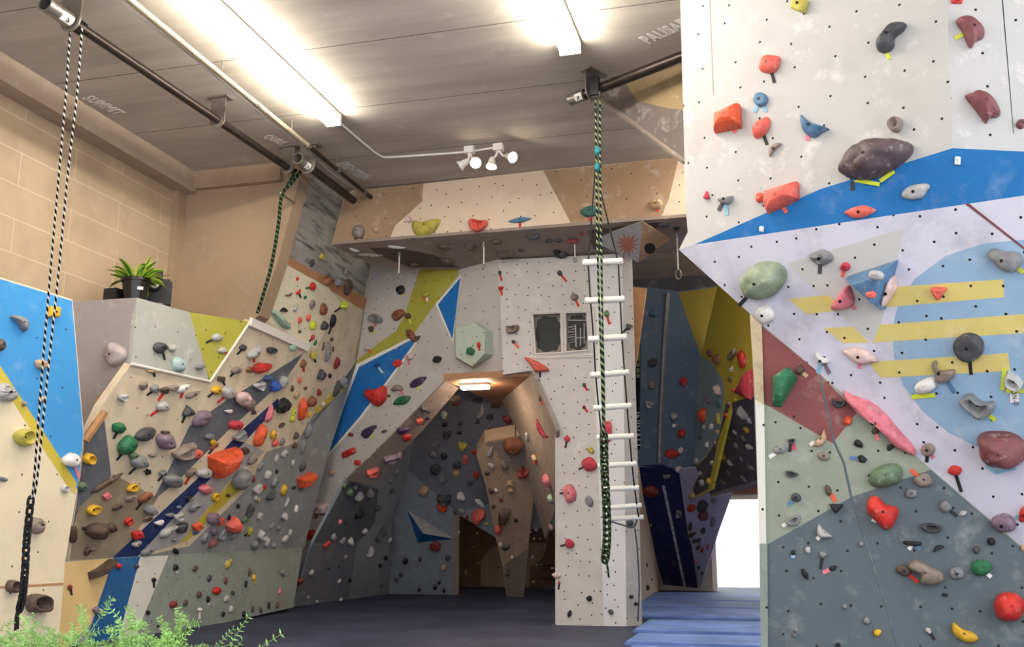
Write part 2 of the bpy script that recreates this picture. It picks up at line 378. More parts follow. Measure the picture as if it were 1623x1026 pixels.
# --- big left overhang
C_top = atZ(480, 262, ZC)
P_C = Plane((-8.35, 14, 1.2), (-8.35, 16, 1.2), C_top)
P_K = PX(-8.38); P_B2 = PX(-7.72)
P_B1 = Plane(P_B2.hit(217, 472), P_C.hit(208, 577), atZ(113, 478, P_B2.hit(217, 472).z))
P_B3 = Plane(P_B2.hit(300, 495), P_C.hit(395, 510), P_C.hit(333, 605))
t = thing('climbing_wall', 'long chalky left overhang wall crossed by dark, blue and yellow painted bands', 'climbing wall', kind='structure', loc=(-8.3, 13.0, 0))
panel('overhang_panel', t, [(208, 577), (333, 605), (395, 510), (410, 498), (440, 412), (480, 262), (550, 302), (527, 388), (590, 418), (565, 575), (520, 720), (480, 870), (108, 890), (122, 780), (134, 700), (160, 645)], P_C, beige,
      [([(480, 265), (548, 303), (526, 388), (588, 418), (574, 488), (442, 412)], streak),
       ([(441, 409), (447, 403), (520, 440), (582, 474), (575, 492)], rust),
       ([(441, 414), (520, 455), (540, 480), (500, 552), (488, 549), (412, 500)], creamlit),  # cream facet; its brighter lighting is put into the colour
       ([(411, 499), (425, 484), (428, 500), (420, 514)], pinkish),
       ([(110, 888), (125, 800), (180, 752), (250, 790), (200, 870), (176, 886)], mudbrown),
       ([(134, 703), (164, 656), (176, 754), (124, 806), (112, 860), (124, 780)], slate_d),
       ([(481, 560), (430, 592), (360, 634), (300, 676), (264, 752), (240, 796), (287, 757), (360, 684), (400, 648), (452, 602)], slate_d),
       ([(558, 600), (563, 576), (520, 720), (482, 868), (216, 884), (300, 866), (395, 772), (422, 716), (470, 702), (500, 652)], slate),
       ([(386, 700), (420, 716), (372, 752), (285, 862), (216, 882), (325, 765)], bandgrey),
       ([(440, 632), (380, 685), (312, 760), (177, 885), (216, 884), (330, 762), (390, 698), (444, 640)], navy),
       ([(385, 752), (372, 756), (286, 860), (294, 860), (388, 768)], mustard),
       ([(545, 606), (552, 612), (502, 656), (497, 650)], mustard)], 0.10, 'C')
panel('kicker_panel', t, [(98, 889), (480, 868), (465, 963), (300, 1000), (60, 1060)], P_K, kgrey,
      [([(98, 891), (181, 885), (144, 990), (85, 1050), (62, 1058)], tanpaint), ([(180, 885), (222, 883), (186, 1018), (130, 1036)], kblue), ([(222, 883), (267, 881), (213, 1012), (186, 1019)], kwhite)], 0.08, 'K')
panel('head_panel', t, [(100, 479), (217, 472), (208, 577), (160, 647), (133, 698), (112, 740)], P_B1, greypur, (), 0.05, 'B1')
panel('head_panel', t, [(217, 472), (300, 495), (333, 605), (208, 577)], P_B2, greygreen, (), 0.05, 'B2')
panel('head_panel', t, [(300, 495), (395, 510), (333, 605)], P_B3, olive, (), 0.05, 'B3')
# ledge on top of the head panels, behind them to the block wall
zl = P_B2.hit(217, 472).z
bm = bmesh.new(); q = [atZ(100, 479, zl), P_B2.hit(217, 472), P_B2.hit(300, 495), P_B3.hit(393, 510)]
q = [Vector((v.x, v.y, zl)) for v in q]
prism(bm, [(q[0].x - 0.1, q[0].y + 0.25), (q[1].x - 0.09, q[1].y + 0.02), (q[2].x - 0.09, q[2].y), (q[2].x - 0.2, q[3].y - 0.15), (XW + 0.01, q[3].y - 0.15), (XW + 0.01, q[0].y + 0.25)], zl - 0.10, zl - 0.05)
bmobj('ledge_board', bm, wood, t, smooth=False)
bm = bmesh.new()
for a, c in (((208, 577), (333, 605)), ((333, 605), (395, 512))):
    A, B = P_C.hit(*a, 0.02), P_C.hit(*c, 0.02); tube(bm, [A, B], 0.018, 6)
A, B = P_C.hit(397, 510, 0.03), P_C.hit(488, 551, 0.03); d = (B - A).normalized(); s = d.cross(P_C.n).normalized() * 0.06
for z0, z1 in ((-0.03, 0.03),):
    v = [bm.verts.new(p + P_C.n * z) for z in (z0, z1) for p in (A + s, B + s, B - s, A - s)]
    for f in ((0, 1, 2, 3), (7, 6, 5, 4), (0, 4, 5, 1), (1, 5, 6, 2), (2, 6, 7, 3), (3, 7, 4, 0)): bm.faces.new([v[i] for i in f])
bmobj('edge_strip', bm, whitestrip, t, smooth=False)
bm = bmesh.new(); tube(bm, [P_C.hit(134, 699, 0.03), P_C.hit(166, 653, 0.03)], 0.05, 6); bmobj('edge_plank', bm, wood, t, smooth=False)
bm = bmesh.new(); prism(bm, [(0.13 * math.cos(a) * (1 if abs(a) else 1), 0.09 * math.sin(a)) for a in [i * math.pi / 8 for i in range(16)]], 0, 0.02)
bmobj('wood_patch', bm, wood, t, M=P_B1.mat(P_B1.hit(166, 637, 0.001)))
# --- arch leg, tower, header
YT = 15.1
P_T = PY(YT)
P_D = Plane(P_C.hit(590, 418), atZ(465, 960, 0), P_T.hit(790, 412))
PANELS['T'] = P_T; PANELS['D'] = P_D
t = thing('climbing_wall', 'pale grey left leg of the arch painted with yellow and blue shapes', 'climbing wall', kind='structure', loc=(-7, 16.5, 0))
panel('arch_panel', t, [(590, 416), (790, 411), (797, 594), (707, 604), (585, 728), (548, 762), (495, 862), (465, 963), (480, 868), (520, 720), (565, 575)], P_D, archm,
      [([(668, 418), (730, 416), (726, 437), (690, 482), (653, 533), (568, 577), (562, 575), (602, 543), (627, 526), (640, 503)], olive),
       ([(731, 436), (690, 482), (718, 544), (722, 500), (728, 460)], whitestrip), ([(730, 440), (694, 483), (717, 538), (722, 500)], royal),
       ([(566, 577), (651, 535), (668, 529), (657, 549), (611, 613), (573, 664), (518, 726), (540, 643)], whitestrip), ([(569, 582), (650, 540), (663, 533), (654, 548), (608, 611), (569, 662), (522, 717), (545, 645)], royal)], 0.10)
SOF = Plane(P_D.hit(707, 604), P_D.hit(585, 728), P_D.hit(650, 700) + Vector((0.1, 0.8, 0)))
panel('arch_soffit', t, [(548, 762), (585, 727), (707, 603), (727, 616), (667, 686), (639, 713), (597, 769)], SOF, cavebrown, (), 0.04, 'S')
t = thing('climbing_wall', 'tall pale grey climbing tower with two cut-out window panels', 'climbing wall', kind='structure', loc=(-2.8, YT, 0))
P_T2 = Plane(P_T.hit(935, 405), P_T.hit(958, 995), P_T.hit(989, 403) + Vector((0, 0.10, 0)))
P_T3 = Plane(P_T2.hit(986, 402), P_T2.hit(993, 995), P_T.hit(1018, 993) + Vector((0, 0.28, 0)))
# windows are real holes: face built from strips round them
tw = [(790, 412), (935, 405), (958, 996), (900, 996), (880, 990), (880, 682), (840, 588), (797, 594)]
W1 = [(843, 497), (890, 495), (891, 560), (848, 562)]; W2 = [(895, 495), (931, 494), (934, 556), (896, 559)]
strips = [[(790, 412), (935, 405), (938.4, 493), (931, 494), (895, 495), (890, 495), (843, 497), (793.4, 500)],
          [(793.4, 500), (843, 497), (848, 562), (796, 565)], [(890, 495), (895, 495), (896, 559), (891, 560)], [(931, 494), (938.4, 493), (940.9, 556), (934, 556)],
          [(796, 565), (848, 562), (891, 560), (896, 559), (934, 556), (940.9, 556), (958, 996), (900, 996), (880, 990), (880, 682), (840, 588), (797, 594)]]
bm = bmesh.new(); o0 = P_T.loc(P_T.hit(870, 700))
for s_ in strips: prism(bm, [P_T.loc(P_T.hit(*q)) - o0 for q in s_], -0.08, 0.0)
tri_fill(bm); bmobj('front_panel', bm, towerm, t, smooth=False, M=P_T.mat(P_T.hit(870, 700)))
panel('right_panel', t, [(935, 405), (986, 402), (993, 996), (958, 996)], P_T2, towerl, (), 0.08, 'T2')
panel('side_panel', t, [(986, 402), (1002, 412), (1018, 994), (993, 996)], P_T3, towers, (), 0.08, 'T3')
dark = simple('painted cutout dark', (66, 68, 68), 0.9, var=0.15)
wframe = wallpaint('window surround', (222, 216, 208), 0.15, 0.2)
clothp = wallpaint('dusty window board', (150, 140, 130), 0.4, 0.25, dscale=3)
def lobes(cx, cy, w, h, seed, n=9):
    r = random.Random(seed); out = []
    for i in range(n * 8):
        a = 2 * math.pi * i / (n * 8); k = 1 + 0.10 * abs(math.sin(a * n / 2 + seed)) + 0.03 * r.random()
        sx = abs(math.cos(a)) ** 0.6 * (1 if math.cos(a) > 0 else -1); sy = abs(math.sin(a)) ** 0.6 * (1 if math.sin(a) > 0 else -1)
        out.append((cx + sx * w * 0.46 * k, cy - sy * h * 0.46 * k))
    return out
P_W = PY(YT + 0.12); P_Wd = PY(YT + 0.115)
for W, lb in ((W1, None), (W2, None)):
    cx = sum(q[0] for q in W) / 4; cy = sum(q[1] for q in W) / 4; w = W[1][0] - W[0][0]; h = W[3][1] - W[0][1]
    wd = panel('window_board', t, [(q[0] + (-4 if q[0] < cx else 4), q[1] + (-4 if q[1] < cy else 4)) for q in W], P_W, clothp, [(lobes(cx + 1, cy + 1, w * 0.82, h * 0.86, 3 if W is W1 else 5), dark)], 0.03)  # dark lobed overlay is colour standing in for the shaded cut-out
    bm = bmesh.new()
    for i in range(4):
        A, B = P_T.hit(*W[i], 0.012), P_T.hit(*W[(i + 1) % 4], 0.012); tube(bm, [A, B], 0.02, 4)
    bmobj('frame', bm, wframe, wd, smooth=False)
    if W is W2:
        bm = bmesh.new()
        for x in range(3): box(bm, (0, 0, 0), (0.09, 0.02, 0.012), M=at(P_Wd.hit(899, 535 - x * 8, 0.0)))
        for x in range(7): A, B = P_Wd.hit(901, 520 + x * 4, 0.01), P_Wd.hit(912, 517 + x * 4, 0.01); tube(bm, [A, B], 0.006, 4)
        for a, c in (((912, 515), (913, 550)), ((913, 536), (928, 535)), ((920, 520), (920, 548)), ((900, 508), (929, 508)), ((926, 512), (926, 545))): tube(bm, [P_Wd.hit(*a, 0.012), P_Wd.hit(*c, 0.012)], 0.011, 4)
        bmobj('crate_slats', bm, simple('pale crate slats', (176, 170, 174), 0.6), wd, smooth=False)
bm = bmesh.new()
for a, c in (((836, 566), (944, 563)), ((944, 563), (941, 486)), ((838, 568), (940, 566))): tube(bm, [P_T.hit(*a, 0.008), P_T.hit(*c, 0.008)], 0.014, 4)
bmobj('sill_strip', bm, wframe, t, smooth=False)
bm = bmesh.new(); box(bm, (-3.34, YT + 0.2, 0.0), (-2.36, YT + 1.1, 3.7)); box(bm, (-3.95, YT + 0.2, 3.95), (-2.36, YT + 1.1, 5.5)); bmobj('inner_core', bm, towers, t, smooth=False)
# fascia
YFa = 14.08
P_F = PY(YFa); zF = P_F.hit(800, 367).z
t = thing('climbing_wall', 'tan and brown header beam jutting out below the ceiling', 'climbing wall', kind='structure', loc=(-4, YFa, 5.8))
panel('front_panel', t, [(525, 388), (1160, 338.5), (1162, 240), (861, 270), (671, 291), (588, 299), (560, 302), (548, 306)], P_F, peach,
      [([(525, 388), (617, 381), (626, 358), (650, 337), (669, 319), (671, 291), (588, 299), (549, 305)], fbrown), ([(861, 271), (1076, 250), (1060, 316), (1049, 341), (1049, 347), (906, 357), (895, 335)], fbrown)], 0.06, 'F')
P_U = Plane(P_F.hit(560, 386), P_F.hit(1060, 347), P_T.hit(790, 411))
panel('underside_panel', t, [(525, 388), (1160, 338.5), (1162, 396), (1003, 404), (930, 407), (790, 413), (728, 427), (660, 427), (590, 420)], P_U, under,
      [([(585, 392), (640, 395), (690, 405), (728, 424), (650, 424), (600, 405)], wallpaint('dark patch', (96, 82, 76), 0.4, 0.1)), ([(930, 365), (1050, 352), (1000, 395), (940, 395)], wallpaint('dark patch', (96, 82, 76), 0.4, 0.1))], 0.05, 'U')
# --- cave behind the arch
P_F2 = Plane(atZ(616, 942, 0), atZ(723, 943, 0), atY(760, 612, 18.2))
P_F1 = Plane(P_D.hit(548, 762), atZ(465, 962, 0), atZ(616, 942, 0))
P_F3 = Plane(atZ(800, 946, 0), atZ(832, 946, 0), atY(795, 690, 17.9))
P_F5 = Plane(P_T.hit(840, 590), P_T.hit(880, 690), atY(832, 705, 17.4))
P_F4 = PY(25.1)
t = thing('climbing_wall', 'slate grey cave wall seen through the arch', 'climbing wall', kind='structure', loc=(-6.5, 20, 0))
panel('left_panel', t, [(667, 688), (664, 707), (622, 816), (616, 943), (465, 963), (495, 862), (548, 762), (597, 767), (639, 714)], P_F1, caveslate, [([(549, 764), (600, 776), (594, 830), (565, 862), (496, 862)], slate_d), ([(494, 864), (566, 862), (552, 950), (467, 962)], cavedark)], 0.05, 'F1')  # both dark overlays paint shade on the overhang and kicker into the colour
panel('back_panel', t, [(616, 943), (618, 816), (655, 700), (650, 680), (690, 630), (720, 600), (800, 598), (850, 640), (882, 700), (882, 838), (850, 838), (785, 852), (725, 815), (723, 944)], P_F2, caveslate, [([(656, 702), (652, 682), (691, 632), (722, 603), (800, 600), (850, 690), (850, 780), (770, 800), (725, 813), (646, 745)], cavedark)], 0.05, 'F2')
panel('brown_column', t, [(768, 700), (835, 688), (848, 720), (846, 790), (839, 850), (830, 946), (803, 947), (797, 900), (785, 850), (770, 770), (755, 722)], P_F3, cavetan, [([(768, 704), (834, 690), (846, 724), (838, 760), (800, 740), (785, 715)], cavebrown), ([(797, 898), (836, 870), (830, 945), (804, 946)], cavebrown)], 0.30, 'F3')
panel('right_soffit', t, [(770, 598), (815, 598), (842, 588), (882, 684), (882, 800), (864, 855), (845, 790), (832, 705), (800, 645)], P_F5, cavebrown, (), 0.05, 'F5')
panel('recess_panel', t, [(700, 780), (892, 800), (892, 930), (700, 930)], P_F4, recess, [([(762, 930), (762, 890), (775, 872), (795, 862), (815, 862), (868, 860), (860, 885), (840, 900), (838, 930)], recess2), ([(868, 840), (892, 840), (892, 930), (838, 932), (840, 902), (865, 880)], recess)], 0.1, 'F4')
bm = bmesh.new()
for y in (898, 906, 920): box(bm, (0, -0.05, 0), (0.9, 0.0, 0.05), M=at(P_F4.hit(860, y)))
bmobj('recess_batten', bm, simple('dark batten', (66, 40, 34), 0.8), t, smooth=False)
bm = bmesh.new()
A, B = P_F2.hit(724, 814, 0.02), P_F2.hit(723, 943, 0.02); tube(bm, [A, B], 0.06, 4); bmobj('edge_plank', bm, simple('pink timber', (190, 160, 146), 0.7, var=0.2), t, smooth=False)
# cave roof, between the arch top and the back panel
zr = P_T.hit(760, 600).z
bm = bmesh.new(); box(bm, (P_T.hit(700, 600).x, YT + 0.1, zr + 0.02), (P_T.hit(842, 600).x, 18.6, zr + 0.12)); bmobj('cave_roof', bm, simple('roof plywood', (176, 128, 92), 0.7, var=0.2), t, smooth=False)
# --- corridor right of the tower
def Yp(x, y, v): return atY(x, y, v)
P_G1 = Plane(Yp(1000, 735, 22.5), Yp(1120, 735, 22.5), Yp(1050, 430, 21.0))
P_G3 = Plane(P_G1.hit(1111, 566), Yp(1190, 500, 19.2), P_G1.hit(1100, 742))
P_G5 = Plane(P_G1.hit(1012, 738), P_G1.hit(1075, 745), atZ(1082, 936, 0))
P_G7 = Plane(Yp(1190, 632, 19.4), P_G3.hit(1160, 640), Yp(1165, 785, 22.6))
P_G6 = Plane(atZ(1105, 936, 0), P_G1.hit(1078, 760), Yp(1160, 785, 22.4))
P_G8 = Plane(atZ(1018, 957, 0), atZ(1049, 934, 0), Yp(1022, 800, 21.5))
t = thing('climbing_wall', 'slate blue and yellow climbing wall in the corridor behind the tower', 'climbing wall', kind='structure', loc=(-2, 22, 0))
panel('main_panel', t, [(985, 400), (1110, 370), (1140, 440), (1137, 455), (1111, 566), (1100, 742), (985, 740)], P_G1, corr_navy, [([(985, 402), (1109, 372), (1139, 440), (1136, 453), (1075, 462), (1030, 455), (985, 452)], corr_top_shade), ([(1075, 464), (1137, 455), (1111, 565)], corr_yel2)], 0.06, 'G1')  # upper band paints the shadow at the wall top into its colour
panel('angled_panel', t, [(1137, 430), (1290, 500), (1290, 640), (1160, 640), (1128, 776), (1098, 790), (1100, 742), (1111, 566), (1137, 455)], P_G3, corr_yel, [([(1112, 566), (1125, 571), (1145, 600), (1149, 625), (1140, 690), (1120, 722), (1100, 742)], corr_lb), ([(1100, 744), (1120, 724), (1140, 690), (1150, 640), (1158, 640), (1138, 700), (1122, 776), (1099, 788)], umber)], 0.06, 'G3')
panel('dark_overhang', t, [(1160, 638), (1290, 605), (1290, 748), (1120, 792), (1098, 786), (1128, 776)], P_G7, umber, [([(1124, 783), (1290, 737), (1290, 744), (1124, 792)], simple('torn tape edge', (200, 196, 206), 0.8, var=0.85, scale=26))], 0.06, 'G7')
panel('lower_panel', t, [(1010, 738), (1050, 738), (1088, 936), (1055, 938), (1010, 790)], P_G5, deepnavy, (), 0.05, 'G5')
panel('lower_panel', t, [(1050, 738), (1080, 750), (1106, 936), (1088, 936)], P_G5, deepnavy, [([(1049, 770), (1054, 770), (1087, 930), (1091, 936), (1085, 936)], simple('torn white edge', (220, 218, 226), 0.8, var=0.6, scale=12))], 0.05)
panel('lavender_panel', t, [(1076, 745), (1100, 742), (1125, 788), (1160, 783), (1140, 840), (1108, 937), (1103, 937)], P_G6, lavender, (), 0.05, 'G6')
panel('plywood_foot', t, [(1013, 740), (1020, 790), (1050, 933), (1015, 960)], P_G8, wallpaint('plywood', (196, 176, 154), 0.3, 0.2), (), 0.04, 'G8')
bm = bmesh.new(); pts = [P_G1.hit(x, y, 0.05) for x, y in ((1059, 465), (1056, 500), (1052, 560), (1049, 620), (1046, 680), (1045, 733))]
tube(bm, pts, 0.045, 5); bmobj('edge_plank', bm, simple('scuffed batten', (168, 158, 158), 0.7, var=0.35, scale=6), t, smooth=False)
# timber side of the tower with its banner
P_TB = PY(15.9)
t = [o for o in bpy.data.objects if o.get('label', '').startswith('tall pale grey climbing tower')][0]
panel('timber_edge', t, [(1000, 455), (1025, 457), (1010, 565), (1003, 600), (1000, 600)], P_TB, wood, (), 0.05)
t = thing('banner', 'narrow black banner with pale sideways lettering on the slate corridor wall', 'banner', P_G1.hit(1010, 620, 0.03))
P_BN = Plane(P_G1.o + P_G1.n * 0.03, P_G1.o + P_G1.n * 0.03 + P_G1.u, P_G1.o + P_G1.n * 0.03 + P_G1.v)
bn_dark = simple('black banner cloth', (20, 20, 22), 0.8)
panel('cloth', t, [(1000, 545), (1015, 545), (1014, 713), (1000, 716)], P_BN, bn_dark, [([(1001, 547), (1014, 546), (1014, 599), (1001, 599)], simple('sage banner field', (110, 124, 100), 0.8))], 0.01)
# --- big right wall
h_a, h_b = atY(1090, 391, 8.9), atY(1623, 310, 7.5)
P_H1 = Plane(h_a, h_b, h_b + Vector((0, 0, 1)))
P_H1b = Plane(P_H1.hit(1500, 0), P_H1.hit(1510, 235), atY(1623, 240, 7.75))
P_H2 = Plane(P_H1.hit(1100, 388), P_H1.hit(1510, 235), atY(1623, 310, 7.62))
P_H3 = Plane(P_H1.hit(1090, 391), atY(1623, 310, 7.62), atY(1623, 870, 8.75))
lp1, lp2 = P_H3.hit(1195, 503), P_H3.hit(1623, 870)
P_H4 = Plane(lp1, lp2, Vector((lp2.x, lp2.y, lp2.z + 1)))
t = thing('climbing_wall', 'huge white overhanging right wall with a blue stripe and yellow bars', 'climbing wall', kind='structure', loc=(0.6, 8.6, 0))
panel('upper_panel', t, [(1077, -45), (1500, -45), (1510, 235), (1300, 300), (1100, 388), (1076, 396), (1090, 368), (1087, 330)], P_H1, Hwhite, [([(1122, -45), (1124, -45), (1132, 150), (1130, 150)], simple('joint line', (150, 146, 140), 0.8))], 0.12, 'H1')
panel('upper_side_panel', t, [(1500, -45), (1720, -45), (1720, 245), (1510, 235)], P_H1b, Hwhite, [([(1584, -45), (1586, -45), (1607, 212), (1606, 212)], simple('joint dark', (60, 58, 60), 0.8))], 0.08, 'H1b')
panel('blue_stripe', t, [(1100, 388), (1300, 300), (1510, 235), (1720, 245), (1720, 296), (1623, 310)], P_H2, Hblue, (), 0.06, 'H2')
panel('lower_overhang', t, [(1076, 396), (1100, 388), (1623, 310), (1720, 296), (1720, 953), (1623, 870), (1195, 503)], P_H3, Hlav,
      [([(1720, 378), (1623, 380), (1560, 386), (1500, 405), (1450, 442), (1425, 480), (1414, 520), (1418, 575), (1432, 612), (1462, 652), (1503, 686), (1560, 714), (1623, 728), (1720, 735)], Hlb),
       ([(1247, 418), (1432, 362), (1425, 402), (1388, 548), (1345, 512)], Hgrey),
       ([(1250, 474), (1312, 468), (1342, 491), (1278, 498)], Hyel), ([(1418, 455), (1590, 443), (1592, 471), (1405, 487), (1398, 487)], Hyel),
       ([(1306, 520), (1352, 518), (1378, 543), (1337, 544)], Hyel), ([(1395, 515), (1720, 491), (1720, 522), (1384, 543)], Hyel), ([(1377, 574), (1598, 560), (1601, 588), (1396, 599)], Hyel), ([(1529, 323), (1535, 322), (1700, 452), (1700, 456), (1590, 370)], simple('old crack line', (116, 70, 70), 0.8))], 0.06, 'H3')
panel('lower_panel', t, [(1190, 498), (1195, 503), (1623, 870), (1720, 953), (1720, 1120), (1214, 1120)], P_H4, Hsage,
      [([(1205, 515), (1292, 586), (1358, 654), (1320, 703), (1212, 640)], Hmaroon), ([(1208, 868), (1350, 788), (1475, 745), (1623, 872), (1720, 955), (1720, 1120), (1214, 1120)], Hslate)], 0.14, 'H4')
bm = bmesh.new(); A, B = P_H4.hit(1385, 590, 0.0), P_H4.hit(1396, 1040, 0.0)
for pts_ in (((1300, 600), (1322, 700), (1338, 735), (1352, 800), (1385, 900), (1412, 990), (1425, 1040)),):
    tube(bm, [P_H4.hit(x, y, -0.008) for x, y in pts_], 0.014, 6)
bmobj('panel_ridge', bm, Hslate, t, smooth=False)
panel('edge_board', t, [(1188, 496), (1207, 514), (1211, 642), (1197, 634)], Plane(P_H4.o + P_H4.n * 0.03, P_H4.o + P_H4.n * 0.03 + P_H4.u, P_H4.o + P_H4.n * 0.03 + P_H4.v), osb, (), 0.1)
panel('edge_board', t, [(1197, 634), (1211, 642), (1218, 1120), (1208, 1120), (1203, 860)], Plane(P_H4.o + P_H4.n * 0.03, P_H4.o + P_H4.n * 0.03 + P_H4.u, P_H4.o + P_H4.n * 0.03 + P_H4.v), kwhite, [([(1203, 862), (1216, 862), (1218, 1120), (1208, 1120)], kgrey)], 0.1)
e0 = P_H1.hit(1090, 385); bm = bmesh.new(); box(bm, (e0.x + 0.04, e0.y + 0.12, e0.z + 0.05), (e0.x + 0.10, e0.y + 1.3, ZC)); bmobj('return_panel', bm, Hwhite, t, smooth=False)
# --- ceiling wedge behind the right wall
w0, w1 = atZ(945, 152, ZC), atZ(1100, 80, ZC)
P_I = Plane(w0, w1, atY(1087, 258, 10.9))
t = thing('climbing_wall', 'dark scuffed wedge hanging from the ceiling behind the white wall', 'climbing wall', kind='structure', loc=w0)
panel('slope_panel', t, [(945, 152), (1100, 80), (1100, 268), (1060, 238)], P_I, wallpaint('scuffed wedge', (112, 100, 96), 0.5, 0.4), [([(992, 133), (1098, 96), (1098, 175), (1060, 172), (1010, 160)], wallpaint('bare chipboard', (150, 128, 96), 0.5, 0.3, dscale=4))], 0.06, 'I')
bm = bmesh.new(); tube(bm, [P_I.hit(950, 156, 0.01), P_I.hit(1085, 257, 0.01)], 0.03, 4); bmobj('edge_batten', bm, under, t, smooth=False)
# ================================================================ LAMPS, PIPES, ROPES AND OTHER THINGS
galv = simple('galvanised steel', (150, 146, 140), 0.4, 0.75, var=0.25, scale=6); blackpipe = simple('black steel pipe', (62, 54, 50), 0.35, 0.6, var=0.3, scale=8)
steel = simple('brushed steel', (140, 132, 124), 0.45, 0.6, var=0.2); black = simple('matte black', (24, 24, 26), 0.6); blackgloss = simple('glossy black plastic', (18, 18, 20), 0.3)
stencil = simple('white stencil paint', (246, 243, 236), 0.8, var=0.25, scale=30); lampwhite = simple('white lamp enamel', (230, 226, 218), 0.4)
tubem = emitter('fluorescent tube', (255, 247, 230), TUBE_E); refl = simple('grey reflector', (176, 168, 156), 0.45)
def fixture(label, x, y0, y1, w):
    zt = ZC - 0.01
    t = thing('fluorescent_light', label, 'ceiling light', (x, (y0 + y1) / 2, zt), 'fluorescent ceiling lights')
    bm = bmesh.new(); box(bm, (x - w * 0.5, y0, zt - 0.05), (x + w * 0.5, y1, zt)); bmobj('housing', bm, lampwhite, t, smooth=False)
    for s in (-1, 1):
        bm = bmesh.new(); cyl(bm, (x + s * w * 0.34, y0 + 0.04, zt - 0.13), (x + s * w * 0.34, y1 - 0.04, zt - 0.13), 0.028, seg=10); bmobj('tube', bm, tubem, t)
    for y in (y0, y1 - 0.03):
        bm = bmesh.new(); box(bm, (x - w * 0.5, y, zt - 0.16), (x + w * 0.5, y + 0.03, zt - 0.05)); bmobj('end_cap', bm, lampwhite, t, smooth=False)
fixture('long fluorescent ceiling light left of the ladder rope', -5.50, 7.2, 11.35, 0.20)
fixture('fluorescent ceiling light near the white wall, cut off by the top edge', -2.05, 6.3, 10.2, 0.24)
fixture('added fill light above the viewer, outside the picture', -5.50, 1.0, 5.0, 0.20)  # extra unseen fixture, added to brighten the room
fixture('added unseen fill light in the corridor, nearer the tower', -0.2, 12.6, 16.6, 0.22)  # added out of view to lift the corridor brightness
fixture('added fill light in the corridor, hidden by the white wall', 1.2, 16.0, 20.0, 0.22)  # another added lamp, kept out of sight to brighten the corridor
# --- text helper
def text(s, parent, name, p, right, upv, size, mat, squash=1.0, extr=0.002, bold=0.012):
    cu = bpy.data.curves.new(name, 'FONT'); cu.body = s; cu.size = size; cu.extrude = extr; cu.align_x = 'CENTER'; cu.align_y = 'CENTER'; cu.space_character = 1.1; cu.offset = size * bold
    tmp = bpy.data.objects.new(name, cu); COL.objects.link(tmp); dg = bpy.context.evaluated_depsgraph_get(); dg.update()
    me = bpy.data.meshes.new_from_object(tmp.evaluated_get(dg)); bpy.data.objects.remove(tmp); bpy.data.curves.remove(cu)
    me.materials.clear(); me.materials.append(mat); me.name = name
    o = bpy.data.objects.new(name, me); COL.objects.link(o)
    x = right.normalized(); zz = x.cross(upv).normalized(); y = zz.cross(x)
    M = Matrix((x * squash, y, zz)).transposed().to_4x4(); M.translation = p
    if parent is not None: o.parent = parent; M = rootinv(parent) @ M
    o.matrix_basis = M; return o
def ceiltext(s, a, b, up, label):
    A, B = atZ(*a, ZC - 0.004), atZ(*b, ZC - 0.004); U = atZ(*up, ZC - 0.004) - A
    L = (B - A).length; size = L / (len(s) * 0.40)
    o = text(s, None, 'stencil_lettering', (A + B) / 2, B - A, U, size, stencil, 0.56, 0.002, 0.028)
    tag(o, label, 'lettering', 'stencilled route names on the ceiling')
ceiltext('SUMMIT', (133, 152), (193, 182), (138, 140), 'white stencilled ceiling word SUMMIT left of the black pipe')
ceiltext('QUILL', (418, 214), (454, 230), (428, 205), 'white stencilled ceiling word QUILL between the pipe and the conduit')
ceiltext('EIGHTEEN', (536, 256), (584, 286), (546, 248), 'white stencilled ceiling word EIGHTEEN beside the conduit end')
ceiltext('PALISADE', (1012, 70), (1112, 24), (1009, 55), 'white stencilled ceiling word PALISADE running behind the white wall')
# --- banner lettering
for s, y, m in (('WALL', 574, bn_dark), ('NOPTUNIVALL', 656, simple('pale banner letters', (206, 204, 198), 0.8))):
    A = P_BN.hit(1007.5, y, 0.014); hh = (P_BN.hit(1007, 600) - P_BN.hit(1007, 640)).length / 40
    bp = [o for o in bpy.data.objects if o.name == 'banner'][0]
    text(s, bp, 'lettering', A, Vector((0, 0, -1)), P_BN.u, 16 * hh, m, 0.94 if len(s) > 5 else 1.05)
# --- pipes
zp = 6.48
def pipe(label, a, b, r, group='rope pipes under the ceiling'):
    A, B = atZ(*a, zp), atZ(*b, zp); t = thing('ceiling_pipe', label, 'pipe', (A + B) / 2, group)
    bm = bmesh.new(); cyl(bm, A, B, r); bmobj('pipe', bm, blackpipe, t); return t, A, B
def sleeve(t, A, d, L, r, digit, upv):
    bm = bmesh.new(); d = d.normalized(); M = at(A, aim(d))
    lathe(bm, [(r * 0.8, L), (r, L), (r, 0), (r * 0.82, 0), (r * 0.82, L * 0.8)], 20, M); sl = bmobj('end_sleeve', bm, galv, t)
    w = (EYE - A).normalized(); n = (w - d * w.dot(d)).normalized(); side = d.cross(n)
    bm = bmesh.new()
    ang = 0.62; pts = [A + d * (L * q) + (n * math.cos(a_) + side * math.sin(a_)) * (r + 0.002) for q in (0.5, 0.95) for a_ in [ang * (k / 4 - 1) for k in range(9)]]
    v = [bm.verts.new(p) for p in pts]
    for k in range(8): bm.faces.new((v[k], v[k + 1], v[k + 10], v[k + 9]))
    st = bmobj('number_sticker', bm, lampwhite, sl)
    text(digit, sl, 'number', A + d * (L * 0.72) + n * (r + 0.006), upv[0], upv[1], r * 1.5, black, 1.0, 0.001)
